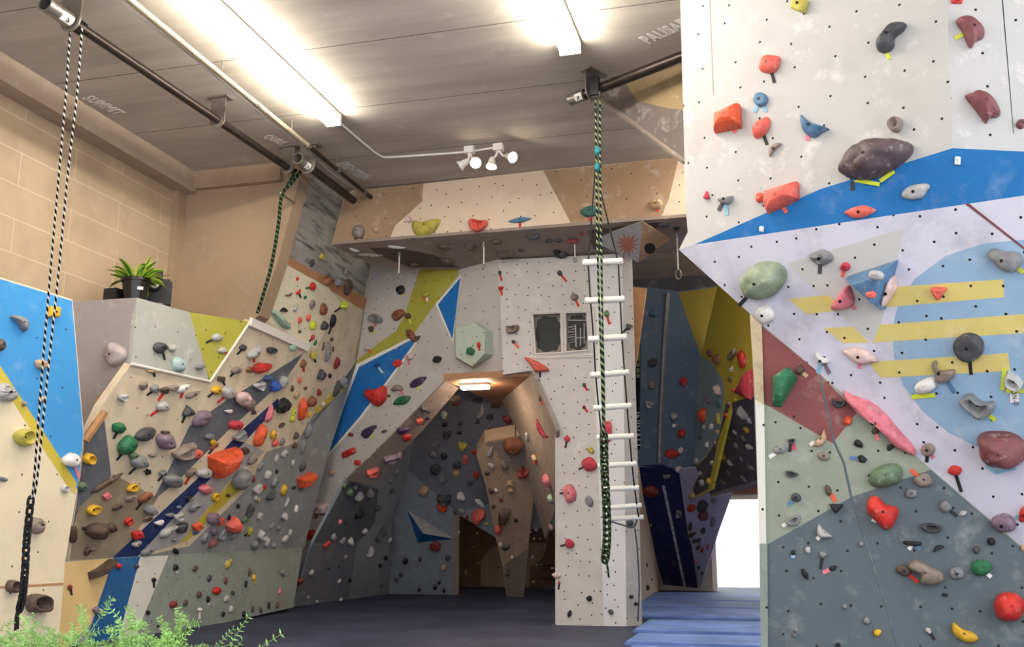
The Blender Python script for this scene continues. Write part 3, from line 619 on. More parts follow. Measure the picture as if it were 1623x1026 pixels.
def bracket(t, p, d, r, plate=True):
    """plate on the ceiling with a ring round the pipe"""
    bm = bmesh.new(); d = d.normalized(); s = d.cross(Vector((0, 0, 1))).normalized()
    M = Matrix((d, s, Vector((0, 0, 1)))).transposed().to_4x4(); M.translation = p
    k = 12
    out = [(r * 1.75 * math.cos(a), r * 1.75 * math.sin(a)) for a in [math.pi + math.pi * i / k for i in range(k + 1)]] + [(r * 1.75, ZC - p.z - 0.02), (-r * 1.75, ZC - p.z - 0.02)]
    for z0, z1 in ((-0.008, 0.008),):
        a = [bm.verts.new(M @ Vector((z0, x, y))) for x, y in out]; c = [bm.verts.new(M @ Vector((z1, x, y))) for x, y in out]
        bm.faces.new(a); bm.faces.new(c)
        for i in range(len(out)): bm.faces.new((a[i], a[(i + 1) % len(out)], c[(i + 1) % len(out)], c[i]))
    box(bm, (-0.05, -r * 2.4, ZC - p.z - 0.02), (0.11, r * 2.4, ZC - p.z), M=M)
    bmobj('bracket', bm, steel, t, smooth=False)
t, A, B = pipe('long black ceiling pipe nearest the left wall, carrying the two-strand rope', (112, 33), (462, 270), 0.052)
d = (B - A).normalized(); p5 = (A, B)
sleeve(t, A - d * 0.36, d, 0.34, 0.082, '5', (d, Vector((0, 0, 1))))
bracket(t, A + d * 0.0, d, 0.07); bracket(t, A + (B - A) * 0.585, d, 0.06); bracket(t, B - d * 0.12, d, 0.06)
t, A, B = pipe('short dark ceiling pipe above the streaked grey panel', (486, 262), (560, 318), 0.062)
d = (B - A).normalized(); sleeve(t, A - d * 0.28, d, 0.28, 0.085, '7', (d, Vector((0, 0, 1)))); bracket(t, A + d * 0.02, d, 0.07); p7 = A - d * 0.05
A9, B9 = atZ(926, 150, 6.56), atZ(1095, 84, 6.56)
t = thing('ceiling_pipe', 'thick black pipe with a number nine sleeve beside the hanging wedge', 'pipe', (A9 + B9) / 2, 'rope pipes under the ceiling')
bm = bmesh.new(); cyl(bm, A9, B9, 0.062); bmobj('pipe', bm, blackpipe, t); d9 = (B9 - A9).normalized()
sleeve(t, A9 - d9 * 0.22, d9, 0.24, 0.075, '9', (d9, Vector((0, 0, 1)))); bracket(t, A9 + d9 * 0.12, d9, 0.07)
# conduit with cables
cA, cB = atZ(170, -30, 6.62), atZ(604, 326, 6.62)
t = thing('conduit_pipe', 'pale steel conduit with cables running along the ceiling to the header', 'pipe', (cA + cB) / 2)
bm = bmesh.new(); cyl(bm, cA, cA.lerp(cB, 0.62), 0.034); bmobj('pipe', bm, simple('pale conduit', (196, 182, 160), 0.4, 0.5, var=0.2), t)
bm = bmesh.new(); cyl(bm, cA.lerp(cB, 0.62), cB, 0.03); bmobj('dark_pipe', bm, blackpipe, t)
cd = (cB - cA).normalized()
for q in (0.42, 0.62, 0.76, 0.9, 0.992):
    p = cA.lerp(cB, q); bm = bmesh.new(); cyl(bm, p - cd * 0.04, p + cd * 0.04, 0.045); bmobj('coupling', bm, steel, t)
for i, (dx, sag) in enumerate(((-0.07, 0.02), (-0.10, 0.05))):
    bm = bmesh.new(); tube(bm, catmull([cA.lerp(cB, q) + Vector((dx, 0, 0.02 - sag * math.sin(q * 9 + i) ** 2)) for q in [k / 10 for k in range(11)]], 4), 0.010, 5)
    bmobj('cable', bm, simple('pale cable', (205, 196, 184), 0.6), t)
for q in (0.3, 0.55, 0.75, 0.95):
    p = cA.lerp(cB, q); bm = bmesh.new(); cyl(bm, p, Vector((p.x, p.y, ZC)), 0.012, seg=6); bmobj('hanger', bm, steel, t)
# --- track lights and their cable
w = [atZ(x, y, ZC - 0.02) for x, y in ((541, 197), (580, 230), (603, 247), (622, 249), (700, 244), (745, 240), (790, 233))]
bm = bmesh.new(); tube(bm, catmull(w, 6), 0.016, 6)
tag(bmobj('ceiling_cable', bm, lampwhite), 'white ceiling cable from the long light to the spotlights', 'cable')
spotm = emitter('spot lamp', (255, 236, 200), SPOT_E)
def spot(px, heads, label):
    m = atZ(*px, ZC); t = thing('spotlight', label, 'spotlight', m, 'ceiling spotlights')
    bm = bmesh.new(); box(bm, (m.x - 0.07, m.y - 0.05, ZC - 0.10), (m.x + 0.07, m.y + 0.05, ZC)); bmobj('mount', bm, lampwhite, t, smooth=False)
    for hx, hy, tgt, lit in heads:
        p = atY(hx, hy, m.y - 0.05); d = (Vector(tgt) - p).normalized()
        bm = bmesh.new(); k = p - d * 0.12; tube(bm, catmull([Vector((m.x, m.y, ZC - 0.08)), (Vector((m.x, m.y, ZC - 0.14)) + k) / 2 + Vector((0, 0, -0.01)), k], 5), 0.018, 6); arm = bmobj('arm', bm, lampwhite, t)
        bm = bmesh.new(); lathe(bm, [(0.03, -0.13), (0.045, -0.10), (0.055, -0.03), (0.085, 0.03), (0.075, 0.03), (0.05, -0.02)], 20, at(p, aim(d))); hd = bmobj('lamp_head', bm, lampwhite, t)
        bm = bmesh.new(); lathe(bm, [(0.074, 0.012), (0.06, 0.026), (0.03, 0.034), (0.001, 0.036)], 20, at(p, aim(d))); bmobj('bulb', bm, spotm if lit else simple('unlit bulb', (226, 224, 218), 0.3), hd)
spot((744, 233), [(731, 262, (-6.5, 12.6, 5.0), False), (754, 258, (-2.2, 6.0, 3.0), True)], 'twin ceiling spotlight whose right head glares at the viewer')
spot((790, 229), [(779, 262, (-3.8, 12.4, 4.5), True), (811, 249, (-1.6, 11.5, 5.4), True)], 'twin ceiling spotlight right of the glaring one')
# --- cave lamp
pc = P_T.hit(750, 606); t = thing('cave_light', 'warm glowing strip light under the top of the arch', 'strip light', (pc.x, YT + 0.5, zr))
bm = bmesh.new(); a, c = atY(729, 607, YT + 0.6), atY(774, 606, YT + 0.6); zz = zr - 0.04
box(bm, (a.x, YT + 0.55, zr - 0.02), (c.x, YT + 0.75, zr + 0.02)); bmobj('housing', bm, lampwhite, t, smooth=False)
bm = bmesh.new(); box(bm, (a.x + 0.02, YT + 0.57, zr - 0.07), (c.x - 0.02, YT + 0.73, zr - 0.02)); bmobj('diffuser', bm, emitter('cave strip', (255, 226, 192), CAVE_E), t, smooth=False)
# --- ropes
rope_bw = ropemat('black and white rope', (20, 20, 22), (200, 196, 188), 13.0, 1.0, 0.6); rope_bk = simple('black rope', (30, 30, 34), 0.85, var=0.6, scale=60)
rope_gr = ropemat('green and black rope', (26, 36, 30), (138, 154, 118), 12.0, 1.0, 0.62); rope_dk = ropemat('dark green rope', (24, 30, 24), (76, 98, 68), 14.0, 1.0, 0.6)
teal = simple('teal cord', (30, 120, 130), 0.8)
def daisy(path, n, w, r, mat, parent, name='knotted_chain'):
    """chain-plaited rope: interlocking loops down a path"""
    bm = bmesh.new(); P = catmull(path, 12); k = len(P)
    for i in range(n):
        q = (i + 0.5) / n * (k - 2); p = P[int(q)].lerp(P[int(q) + 1], q % 1); t = (P[min(int(q) + 1, k - 1)] - P[int(q)]).normalized()
        L = sum((b - a).length for a, b in zip(P, P[1:])) / n * 0.95
        vw = (EYE - p).normalized(); s = t.cross(vw).normalized(); f = s.cross(t)
        aa = 0.5 if i % 2 else -0.5
        x = s * math.cos(aa) + f * math.sin(aa)
        tube(bm, [p + x * w * math.cos(u) + t * L * math.sin(u) + f * 0.6 * r * math.cos(2 * u) for u in [2 * math.pi * j / 14 for j in range(14)]], r, 6, closed=True)
    return bmobj(name, bm, mat, parent)
Yr = p5[0].y + 0.12
t = thing('climbing_rope', 'black and white two-strand rope hanging from the left ceiling pipe', 'rope', atY(120, 40, Yr))
for pts in ([(111, 47), (105, 140), (94, 270), (80, 430), (66, 600), (54, 760), (50, 792)], [(130, 42), (122, 150), (108, 270), (93, 430), (76, 590), (60, 750), (53, 792)]):
    bm = bmesh.new(); tube(bm, catmull([atY(x, y, Yr) for x, y in pts], 10), 0.0105, 8); bmobj('rope_strand', bm, rope_bw, t)
daisy([atY(x, y, Yr) for x, y in ((49, 792), (45, 830), (42, 862), (40, 900), (38, 925), (36, 945), (31, 966))], 17, 0.026, 0.014, rope_bk, t)
bm = bmesh.new(); tube(bm, catmull([atY(x, y, Yr) for x, y in ((33, 955), (26, 975), (24, 1000))], 6), 0.012, 6); tube(bm, catmull([atY(x, y, Yr + 0.01) for x, y in ((32, 958), (29, 975), (28, 998))], 6), 0.012, 6); bmobj('rope_tail', bm, rope_bk, t)
bm = bmesh.new(); q = atY(121, 40, Yr); dd = (p5[1] - p5[0]).normalized(); bmesh.ops.create_icosphere(bm, subdivisions=2, radius=0.05, matrix=at(q + Vector((0, 0, 0.0))))
for j in range(5): tube(bm, [q + dd * (j * 0.04 - 0.08) + (Vector((0, 0, 1)) * math.cos(a) + dd.cross(Vector((0, 0, 1))) * math.sin(a)) * 0.066 for a in [2 * math.pi * i / 12 for i in range(12)]], 0.012, 6, closed=True)
bmobj('wrap', bm, black, t)
Y9 = (A9 + d9 * 0.12).y - 0.09
t = thing('climbing_rope', 'green and black two-strand rope hanging in front of the tower', 'rope', atY(945, 150, Y9))
for pts in ([(944, 158), (945, 250), (947, 400), (951, 520), (954, 600), (956, 690)], [(951, 160), (951, 250), (953, 400), (955, 520), (957, 600), (958, 690)]):
    bm = bmesh.new(); tube(bm, catmull([atY(x, y, Y9) for x, y in pts], 10), 0.0125, 8); bmobj('rope_strand', bm, rope_gr, t)
daisy([atY(x, y, Y9) for x, y in ((957, 690), (958, 740), (961, 800), (962, 850), (959, 888))], 19, 0.040, 0.015, rope_dk, t)
bm = bmesh.new(); tube(bm, catmull([atY(x, y, Y9) for x, y in ((959, 882), (963, 900), (965, 916))], 6), 0.012, 6); bmobj('rope_tail', bm, rope_dk, t)
for px in ((947, 239), (947, 265)):
    bm = bmesh.new(); bmesh.ops.create_icosphere(bm, subdivisions=2, radius=0.035, matrix=at(atY(*px, Y9 - 0.01)) @ Matrix.Diagonal((1, 1, 1.7, 1))); bmobj('knot', bm, teal, t, label='teal cord knot')
bm = bmesh.new(); box(bm, (-0.05, -0.06, -0.12), (0.05, 0.06, 0.12), M=at(atY(943, 138, Y9 - 0.02))); bmobj('pulley', bm, black, t); bm = bmesh.new(); cyl(bm, atY(938, 150, Y9), atY(952, 150, Y9), 0.05); bmobj('sheave', bm, steel, t); bm = bmesh.new(); box(bm, (-0.05, -0.012, -0.012), (0.05, 0.012, 0.012), M=at(atY(948, 172, Y9))); bmobj('spreader', bm, black, t, smooth=False)
# rope in the corner by the back wall
t = thing('climbing_rope', 'dark green rope draped from the ceiling corner beside the back wall', 'rope', p7)
bm = bmesh.new(); yb = 12.4
tube(bm, catmull([atY(x, y, yb) for x, y in ((478, 270), (462, 290), (447, 309), (442, 350), (436, 390), (428, 430), (417, 468), (408, 497))], 8), 0.026, 8); bmobj('rope_strand', bm, rope_dk, t)
bm = bmesh.new(); tube(bm, catmull([atY(x, y, yb) for x, y in ((470, 268), (460, 286), (447, 308))], 8), 0.018, 8); bmobj('rope_strand', bm, rope_dk, t)
bm = bmesh.new(); q = atY(445, 307, yb); cyl(bm, q, q + Vector((0, 0.42, 0)), 0.015); bmesh.ops.create_icosphere(bm, subdivisions=2, radius=0.04, matrix=at(q)); bmobj('eye_bolt', bm, steel, t)
# --- rope ladder
YL = Y9 + 0.12
t = thing('rope_ladder', 'white-runged rope ladder hanging in front of the tower', 'rope ladder', atY(960, 410, YL))
R = [(924, 987, 417, 414), (928, 990, 477, 474), (933, 993, 538, 534), (936, 997, 595, 590), (941, 1001, 647, 643), (946, 1005, 694, 691), (948, 1009, 739, 735), (952, 1013, 776, 773), (955, 1017, 806, 801), (957, 1020, 823, 820)]
rung_m = simple('white plastic rung', (240, 238, 232), 0.4, var=0.06)
for i, (x0, x1, y0, y1) in enumerate(R):
    yy = YL + 0.10 * i; bm = bmesh.new(); a, c = atY(x0, y0, yy), atY(x1, y1, yy); rr = 0.040 - 0.0013 * i
    tube(bm, [a, a.lerp(c, 0.02), a.lerp(c, 0.98), c], [rr * 0.85, rr, rr, rr * 0.85], 14); bmobj('rung', bm, rung_m, t)
for s in (0, 1):
    pts = [atY(944 + 5 * s, 262, Y9 + 0.05), atY(941 + 10 * s, 300, Y9 + 0.05)] + [atY((r[0] + 8) if s == 0 else r[1] - 7, r[2], YL + 0.10 * i) for i, r in enumerate(R)]
    bm = bmesh.new(); tube(bm, pts, 0.010, 6); bmobj('side_cord', bm, black, t)
bm = bmesh.new(); tube(bm, catmull([atY(966, 826, YL + 0.9), atY(985, 832, YL + 1.0), atY(1004, 836, YL + 1.0), atY(1010, 822, YL + 0.95)], 6), 0.010, 6)
tube(bm, catmull([atY(1006, 838, YL + 1.0), atY(1010, 870, YL + 1.0), atY(1013, 930, YL + 1.1), atY(1011, 985, YL + 1.2)], 6), 0.010, 6); bmobj('tail_cord', bm, simple('grey cord', (70, 74, 80), 0.8), t)
# --- quickdraws
def quickdraw(top, bot, dep, label, pl=None, colr=(220, 216, 210)):
    A = P_U.hit(top[0], top[1], 0.03); dep = A.y; B = atY(*bot, dep); B = Vector((A.x, A.y, B.z)) if abs(B.x - A.x) < 0.12 else B
    t = thing('quickdraw', label, 'quickdraw', A, 'quickdraws hanging below the header')
    bm = bmesh.new(); C1 = A.lerp(B, 0.78); tube(bm, [A, C1], 0.011, 6); bmobj('sling', bm, simple('pale sling', colr, 0.7), t)
    bm = bmesh.new(); h = (B - C1).length / 2; m = (C1 + B) / 2; tube(bm, [m + Vector((math.sin(a) * h * 0.55, 0, math.cos(a) * h)) for a in [2 * math.pi * i / 16 for i in range(16)]], 0.009, 6, closed=True); bmobj('carabiner', bm, galv, t)
    bm = bmesh.new(); cyl(bm, A - Vector((0, 0, 0.05)), A + Vector((0, 0, 0.024)), 0.026); bmobj('hanger', bm, steel, t)
quickdraw((633, 402), (633, 442), 14.35, 'quickdraw hanging left of the yellow arch stripe, below the header')
quickdraw((767, 386), (768, 428), 14.5, 'quickdraw hanging above the tower left edge, right of the blue spike')
quickdraw((911, 383), (911, 416), 14.5, 'quickdraw hanging just left of the top ladder rung')
quickdraw((1073, 372), (1073, 443), 14.2, 'long quickdraw hanging beside the tip of the white wall')
# --- volumes
def frustum(name, label, base, top, pl, h, mat, cat='volume', over=()):
    t = thing(name, label, cat, pl.hit(*base[0]), 'plywood volumes')
    bm = bmesh.new(); o = pl.hit(*base[0]); M = pl.mat(o + pl.n * 0.005); Mi = pl.mat(o).inverted()
    a = [bm.verts.new(Mi @ pl.hit(*q)) for q in base]
    tp = [Mi @ pl.hit(*q, h) for q in top]
    if len(top) == 1:
        v = bm.verts.new(tp[0])
        for i in range(len(a)): bm.faces.new((a[i], a[(i + 1) % len(a)], v))
    else:
        b = [bm.verts.new(p) for p in tp]; bm.faces.new(b)
        for i in range(len(a)): bm.faces.new((a[i], a[(i + 1) % len(a)], b[(i + 1) % len(a)], b[i]))
    bm.faces.new(list(reversed(a)))
    bmobj('body', bm, mat, t, smooth=False, M=M); return t
P_HX = P_D
frustum('hexagonal_volume', 'pale green hexagonal volume on the arch beside the blue spike', [(721, 520), (757, 510), (782, 527), (782, 563), (750, 585), (722, 568)], [(722, 520), (754, 512), (769, 525), (768, 561), (749, 581), (723, 566)], P_D, 0.22, wallpaint('pale green ply', (190, 204, 184), 0.2, 0.4, 0.25))
frustum('pyramid_volume', 'grey and blue pyramid volume on the cave wall', [(645, 808), (719, 854), (662, 859)], [(671, 846)], P_F2, 0.28, wallpaint('volume grey', (150, 150, 154), 0.3, 0.3))
PANELS['HX'] = Plane(P_D.o + P_D.n * 0.22, P_D.o + P_D.n * 0.22 + P_D.u, P_D.o + P_D.n * 0.22 + P_D.v)
o = [x for x in bpy.data.objects if x.name.startswith('pyramid_volume')][0]
bm = bmesh.new(); v = [bm.verts.new(p) for p in (P_F2.hit(645, 808, 0.012), P_F2.hit(671, 846.5, 0.292), P_F2.hit(719, 854.5, 0.012), P_F2.hit(662, 860, 0.012))]; bm.faces.new((v[0], v[1], v[3])); bm.faces.new((v[1], v[2], v[3])); bmobj('blue_faces', bm, Hblue, o, smooth=False, label='blue painted lower faces')
# starburst pyramid under the header
vA, vB, vC, vD = atY(934, 381, 14.75), atY(1018, 352, 13.75), atY(1012, 416, 14.6), atY(1064, 378, 14.7)
t = thing('pyramid_volume', 'grey pyramid volume with a rust starburst hanging under the header', 'volume', vB, 'plywood volumes')
P_J = Plane(vA, vB, vC); P_J2 = Plane(vB, vC, vD)
star = []
rs = random.Random(4)
for i in range(26):
    a = 2 * math.pi * i / 26; r_ = (20 if i % 2 == 0 else 10) * (0.85 + 0.3 * rs.random()); star.append((995 + r_ * math.cos(a), 388 + r_ * math.sin(a) * 0.95))
panel('front_face', t, [(934, 381), (1018, 352), (1012, 416)], P_J, wallpaint('volume grey', (150, 150, 154), 0.3, 0.3), [(star, simple('rust starburst', (164, 104, 86), 0.8, var=0.3))], 0.04)
panel('side_face', t, [(1018, 352), (1064, 378), (1012, 416)], P_J2, fbrown, [([(1030 + 9 * math.cos(i * 0.52), 394 + 9 * math.sin(i * 0.52)) for i in range(12)], black)], 0.04)
# --- things on the ledge
led = zl - 0.048
def onledge(x, y, dy=0.0, X=-8.05):
    p = atZ(x, y, led); return p
pp = Vector((-7.95, atX(214, 470, -7.95).y, led))
t = thing('potted_plant', 'leafy green and yellow plant in a black pot on the left wall ledge', 'potted plant', pp)
bm = bmesh.new(); lathe(bm, [(0.13, 0), (0.17, 0.33), (0.19, 0.33), (0.19, 0.37), (0.17, 0.37), (0.16, 0.30)], 28, at(pp)); pot = bmobj('pot', bm, blackgloss, t)
bm = bmesh.new(); M = at(pp + Vector((0, 0, 0)), Matrix.Rotation(math.atan2(EYE.y - pp.y, EYE.x - pp.x), 4, 'Z')); box(bm, (0.150, 0.02, 0.20), (0.168, 0.09, 0.24), M=M); bmobj('white_tag', bm, lampwhite, pot, smooth=False)
leafm, n, l, p_ = newmat('variegated leaf'); tc = n.new('ShaderNodeTexCoord').outputs['UV']; sp = n.new('ShaderNodeSeparateXYZ'); l.new(tc, sp.inputs[0])
e = mth(n, l, 'ABSOLUTE', mth(n, l, 'SUBTRACT', sp.outputs[0], 0.5)); l.new(mix(n, l, ramp(n, l, e, 0.18, 0.34), rgb(58, 128, 40), rgb(214, 222, 96)), p_.inputs['Base Color']); p_.inputs['Roughness'].default_value = 0.35
def leaf(bm, base, d, L, w, droop, roll=0.0):
    uvl = bm.loops.layers.uv.verify(); side = d.cross(Vector((0, 0, 1)));
    if side.length < 1e-3: side = Vector((1, 0, 0))
    side.normalize(); rows = []; p = base.copy(); dd = d.normalized()
    for i in range(9):
        q = i / 8; ww = w * (math.sin(math.pi * min(1, q * 0.93 + 0.07)) ** 0.8) * (1 if q < 0.95 else 0.3)
        nrm = side.cross(dd); s2 = (side * math.cos(roll) + nrm * math.sin(roll))
        rows.append([bm.verts.new(p - s2 * ww + nrm * 0.25 * ww), bm.verts.new(p), bm.verts.new(p + s2 * ww + nrm * 0.25 * ww)])
        p = p + dd * (L / 8); dd = (dd + Vector((0, 0, -droop / 8))).normalized()
    for i in range(8):
        for j in (0, 1):
            f = bm.faces.new((rows[i][j], rows[i][j + 1], rows[i + 1][j + 1], rows[i + 1][j]))
            for lp, uv in zip(f.loops, ((j / 2, i / 8), ((j + 1) / 2, i / 8), ((j + 1) / 2, (i + 1) / 8), (j / 2, (i + 1) / 8))): lp[uvl].uv = uv
rs = random.Random(11); bm = bmesh.new()
for i in range(34):
    a = rs.uniform(0, 6.28); el = rs.uniform(0.25, 1.3); d = Vector((math.cos(a) * math.cos(el), math.sin(a) * math.cos(el), math.sin(el)))
    leaf(bm, pp + Vector((0.05 * math.cos(a), 0.05 * math.sin(a), 0.31)), d, rs.uniform(0.26, 0.44), rs.uniform(0.045, 0.075), rs.uniform(0.5, 1.6), rs.uniform(-0.5, 0.5))
bmobj('leaves', bm, leafm, t)
bp = Vector((-8.25, atX(184, 466, -8.25).y, led)); bm = bmesh.new(); box(bm, (bp.x - 0.1, bp.y - 0.13, led), (bp.x + 0.1, bp.y + 0.11, led + 0.25)); bmesh.ops.bevel(bm, geom=bm.edges[:], offset=0.01, segments=2, affect='EDGES')
tag(bmobj('black_box', bm, black), 'small black box left of the potted plant on the ledge', 'box')
sp_ = Vector((-7.98, atX(250, 478, -7.98).y, led))
t = thing('stage_light', 'black stage light with a round white lens right of the potted plant', 'stage light', sp_)
toc = (EYE - sp_).normalized(); hd = Vector((toc.x, toc.y, 0)).normalized(); hs = hd.cross(Vector((0, 0, 1)))
def T_(f, s, z): return sp_ + hd * f + hs * s + Vector((0, 0, z))
Mo = Matrix((hs, -hd, Vector((0, 0, 1)))).transposed().to_4x4(); Mo.translation = sp_
bm = bmesh.new(); box(bm, (-0.16, -0.14, 0.0), (0.17, 0.14, 0.12), M=Mo); bmesh.ops.bevel(bm, geom=bm.edges[:], offset=0.02, segments=2, affect='EDGES'); bmobj('base', bm, blackgloss, t)
bm = bmesh.new(); box(bm, (-0.17, -0.10, 0.12), (0.15, 0.14, 0.50), M=Mo); bmesh.ops.bevel(bm, geom=bm.edges[:], offset=0.03, segments=2, affect='EDGES'); bmobj('body', bm, blackgloss, t)
bm = bmesh.new(); box(bm, (-0.04, -0.10, 0.50), (0.15, 0.10, 0.60), M=Mo); bmobj('top_block', bm, black, t, smooth=False)
bm = bmesh.new(); lathe(bm, [(0.10, 0), (0.10, 0.05), (0.085, 0.06), (0.075, 0.04)], 24, at(T_(0.09, 0.06, 0.41), aim(hd))); bmobj('lens_ring', bm, black, t)
bm = bmesh.new(); lathe(bm, [(0.070, 0.03), (0.055, 0.055), (0.02, 0.06), (0.001, 0.06)], 24, at(T_(0.09, 0.06, 0.41), aim(hd))); bmobj('lens', bm, simple('white lens', (232, 232, 228), 0.25), t)
bm = bmesh.new(); tube(bm, [T_(0.13, 0.0 + 0.14 * math.cos(a), 0.0 + 0.14 * math.sin(a)) for a in [math.pi * i / 14 for i in range(15)]], 0.018, 8); bmobj('yoke', bm, simple('scuffed grey metal', (120, 116, 112), 0.4, 0.5), t)
s2 = Vector((-8.05, atX(290, 488, -8.05).y, led)); bm = bmesh.new()
lathe(bm, [(0.17, 0), (0.20, 0.04), (0.20, 0.10), (0.17, 0.17), (0.10, 0.20), (0.001, 0.21)], 28, at(s2)); t = thing('speaker', 'rounded black speaker at the right end of the ledge', 'speaker', s2); bmobj('body', bm, blackgloss, t)
bm = bmesh.new(); tube(bm, [s2 + Vector((0.203 * math.cos(a), 0.203 * math.sin(a), 0.06)) for a in [2 * math.pi * i / 24 for i in range(24)]], 0.012, 6, closed=True); bmobj('rim', bm, steel, t)
# --- fern in the foreground
fp = EYE + (ray(95, 1150).normalized()) * 2.3; fx, fy = fp.x, fp.y; ft = fp.z
t = thing('potted_fern', 'feathery pale green asparagus fern in the bottom left foreground', 'potted plant', (fx, fy, 0))
bm = bmesh.new(); lathe(bm, [(0.13, 0.0), (0.16, ft - 0.02), (0.175, ft - 0.02), (0.175, ft + 0.02), (0.155, ft + 0.02), (0.15, ft - 0.04)], 28, at((fx, fy, 0))); bmobj('planter', bm, simple('terracotta', (150, 92, 66), 0.8, var=0.2), t)
fernm = simple('fern green', (158, 204, 110), 0.5, var=0.5, scale=9); rs = random.Random(5)
bmf = bmesh.new(); bms = bmesh.new()
camr = Vector((math.cos(YAW), math.sin(YAW), 0)); camf = Vector((-math.sin(YAW), math.cos(YAW), 0))
def sprig(base, d, L, droop, ns, nl, depth=0):
    p = base.copy(); dd = d.normalized(); pts = [p.copy()]; dirs = [dd]
    for i in range(ns): p = p + dd * (L / ns); dd = (dd + Vector((0, 0, -droop / ns)) + Vector((rs.uniform(-1, 1), rs.uniform(-1, 1), rs.uniform(-1, 1))) * 0.10).normalized(); pts.append(p.copy()); dirs.append(dd)
    tube(bms, pts, 0.0009 if depth == 0 else 0.0005, 4, caps=False)
    for i in range(1, ns + 1):
        if depth == 0 and i > 3 and i % 2 == 0:
            for k in range(2):
                a = rs.uniform(0, 6.28); x = dirs[i].cross(Vector((0.3, 0.2, 1))).normalized(); y = dirs[i].cross(x)
                sprig(pts[i], x * math.cos(a) + y * math.sin(a) + dirs[i] * 0.9, L * rs.uniform(0.14, 0.26), 0.3, 6, nl, 1)
        for k in range(nl if depth else nl - 2):
            a = rs.uniform(0, 6.28); x = dirs[i].cross(Vector((0.3, 0.2, 1))).normalized(); y = dirs[i].cross(x); o = (x * math.cos(a) + y * math.sin(a) + dirs[i] * 0.45).normalized()
            b = pts[i]; L2 = rs.uniform(0.006, 0.013); s = o.cross(x + y * 0.3).normalized() * 0.0012
            v = [bmf.verts.new(q) for q in (b, b + o * L2 * 0.5 + s, b + o * L2, b + o * L2 * 0.5 - s)]; bmf.faces.new(v)
for i in range(260):
    a = rs.uniform(0, 6.28); el = rs.uniform(0.3, 1.45); r0 = rs.uniform(0, 0.19); b = Vector((fx + r0 * math.cos(a), fy + r0 * math.sin(a), ft))
    sprig(b, Vector((math.cos(a) * math.cos(el), math.sin(a) * math.cos(el), math.sin(el))), rs.uniform(0.09, 0.215), rs.uniform(0.4, 1.6), 12, 6)
for el, L, dr in ((0.75, 0.30, 0.7), (0.55, 0.36, 0.9), (0.95, 0.27, 0.5), (0.45, 0.36, 0.7), (0.6, 0.33, 0.5), (0.35, 0.34, 0.3)):
    for k in range(2):
        d = camr * math.cos(el) + Vector((0, 0, math.sin(el))) + camf * rs.uniform(-0.5, 0.3); sprig(Vector((fx, fy, ft)) + camr * 0.10, d, L * rs.uniform(0.85, 1.05), dr, 16, 6)
bmobj('foliage', bmf, fernm, t, smooth=False); bmobj('stems', bms, simple('fern stem', (120, 150, 84), 0.6), t)
# ================================================================ CLIMBING HOLDS
for k_, v_ in dict(A=P_A, B1=P_B1, B2=P_B2, B3=P_B3, C=P_C, K=P_K, D=P_D, T=P_T, T2=P_T2, T3=P_T3, F=P_F, U=P_U, S=SOF, F1=P_F1, F2=P_F2, F3=P_F3, F4=P_F4, F5=P_F5,
                   G1=P_G1, G3=P_G3, G5=P_G5, G6=P_G6, G7=P_G7, G8=P_G8, H1=P_H1, H1b=P_H1b, H2=P_H2, H3=P_H3, H4=P_H4, J2=P_J2).items(): PANELS[k_] = v_
HC = {  # code: (name, sRGB)
 'K': ('black', (36, 36, 40)), 'C': ('charcoal', (74, 74, 78)), 'g': ('grey', (136, 136, 138)), 's': ('pale grey', (186, 183, 182)), 'W': ('white', (232, 228, 224)),
 'R': ('red', (204, 52, 44)), 'r': ('dark red', (140, 52, 48)), 'D': ('raspberry', (206, 66, 84)), 'P': ('pink', (228, 126, 138)), 'p': ('pale pink', (228, 196, 190)),
 'O': ('orange', (228, 92, 54)), 'o': ('salmon', (228, 104, 90)), 'N': ('brown', (140, 86, 62)), 'n': ('dark brown', (92, 74, 64)), 'T': ('tan', (196, 164, 128)), 't': ('taupe', (146, 130, 120)),
 'Y': ('yellow', (226, 178, 50)), 'y': ('olive', (186, 174, 76)), 'l': ('lime', (212, 220, 64)), 'G': ('green', (44, 112, 74)), 'h': ('moss green', (104, 126, 98)), 'm': ('mint', (176, 206, 184)),
 'B': ('blue', (48, 86, 170)), 'b': ('steel blue', (84, 122, 158)), 'U': ('purple', (74, 56, 92)), 'u': ('mauve', (132, 112, 128)), 'L': ('pale blue', (136, 184, 210)), 'z': ('plum brown', (94, 78, 82)), 'v': ('pale mauve', (178, 164, 164)), 'S': ('silvery green', (142, 154, 130)), 'a': ('icy grey', (176, 200, 202)), 'q': ('teal', (62, 112, 104)), 'E': ('maroon', (126, 74, 76)) }
def holdmat(code):
    name = 'hold ' + HC[code][0]
    if name in MATS: return MATS[name]
    m, n, l, p = newmat(name); tc = n.new('ShaderNodeTexCoord').outputs['Object']; c = rgb(*HC[code][1])
    dk = tuple(v * 0.6 for v in c[:3]) + (1,)
    col = mix(n, l, ramp(n, l, nz(n, l, tc, 9.0, 4.0), 0.4, 0.7), c, dk)
    f = ramp(n, l, nz(n, l, tc, 13.0, 7.0, 0.7), 0.56, 0.72)
    l.new(mix(n, l, mth(n, l, 'MULTIPLY', f, 0.38), col, rgb(226, 220, 214)), p.inputs['Base Color'])
    p.inputs['Roughness'].default_value = 0.55; p.inputs['Specular IOR Level'].default_value = 0.35
    b = n.new('ShaderNodeBump'); b.inputs['Strength'].default_value = 0.3; b.inputs['Distance'].default_value = 0.006
    l.new(nz(n, l, tc, 70.0, 3.0), b.inputs['Height']); l.new(b.outputs[0], p.inputs['Normal'])
    MATS[name] = m; return m
boltm = simple('dark bolt', (34, 34, 36), 0.4, 0.5)
HR = random.Random(23)
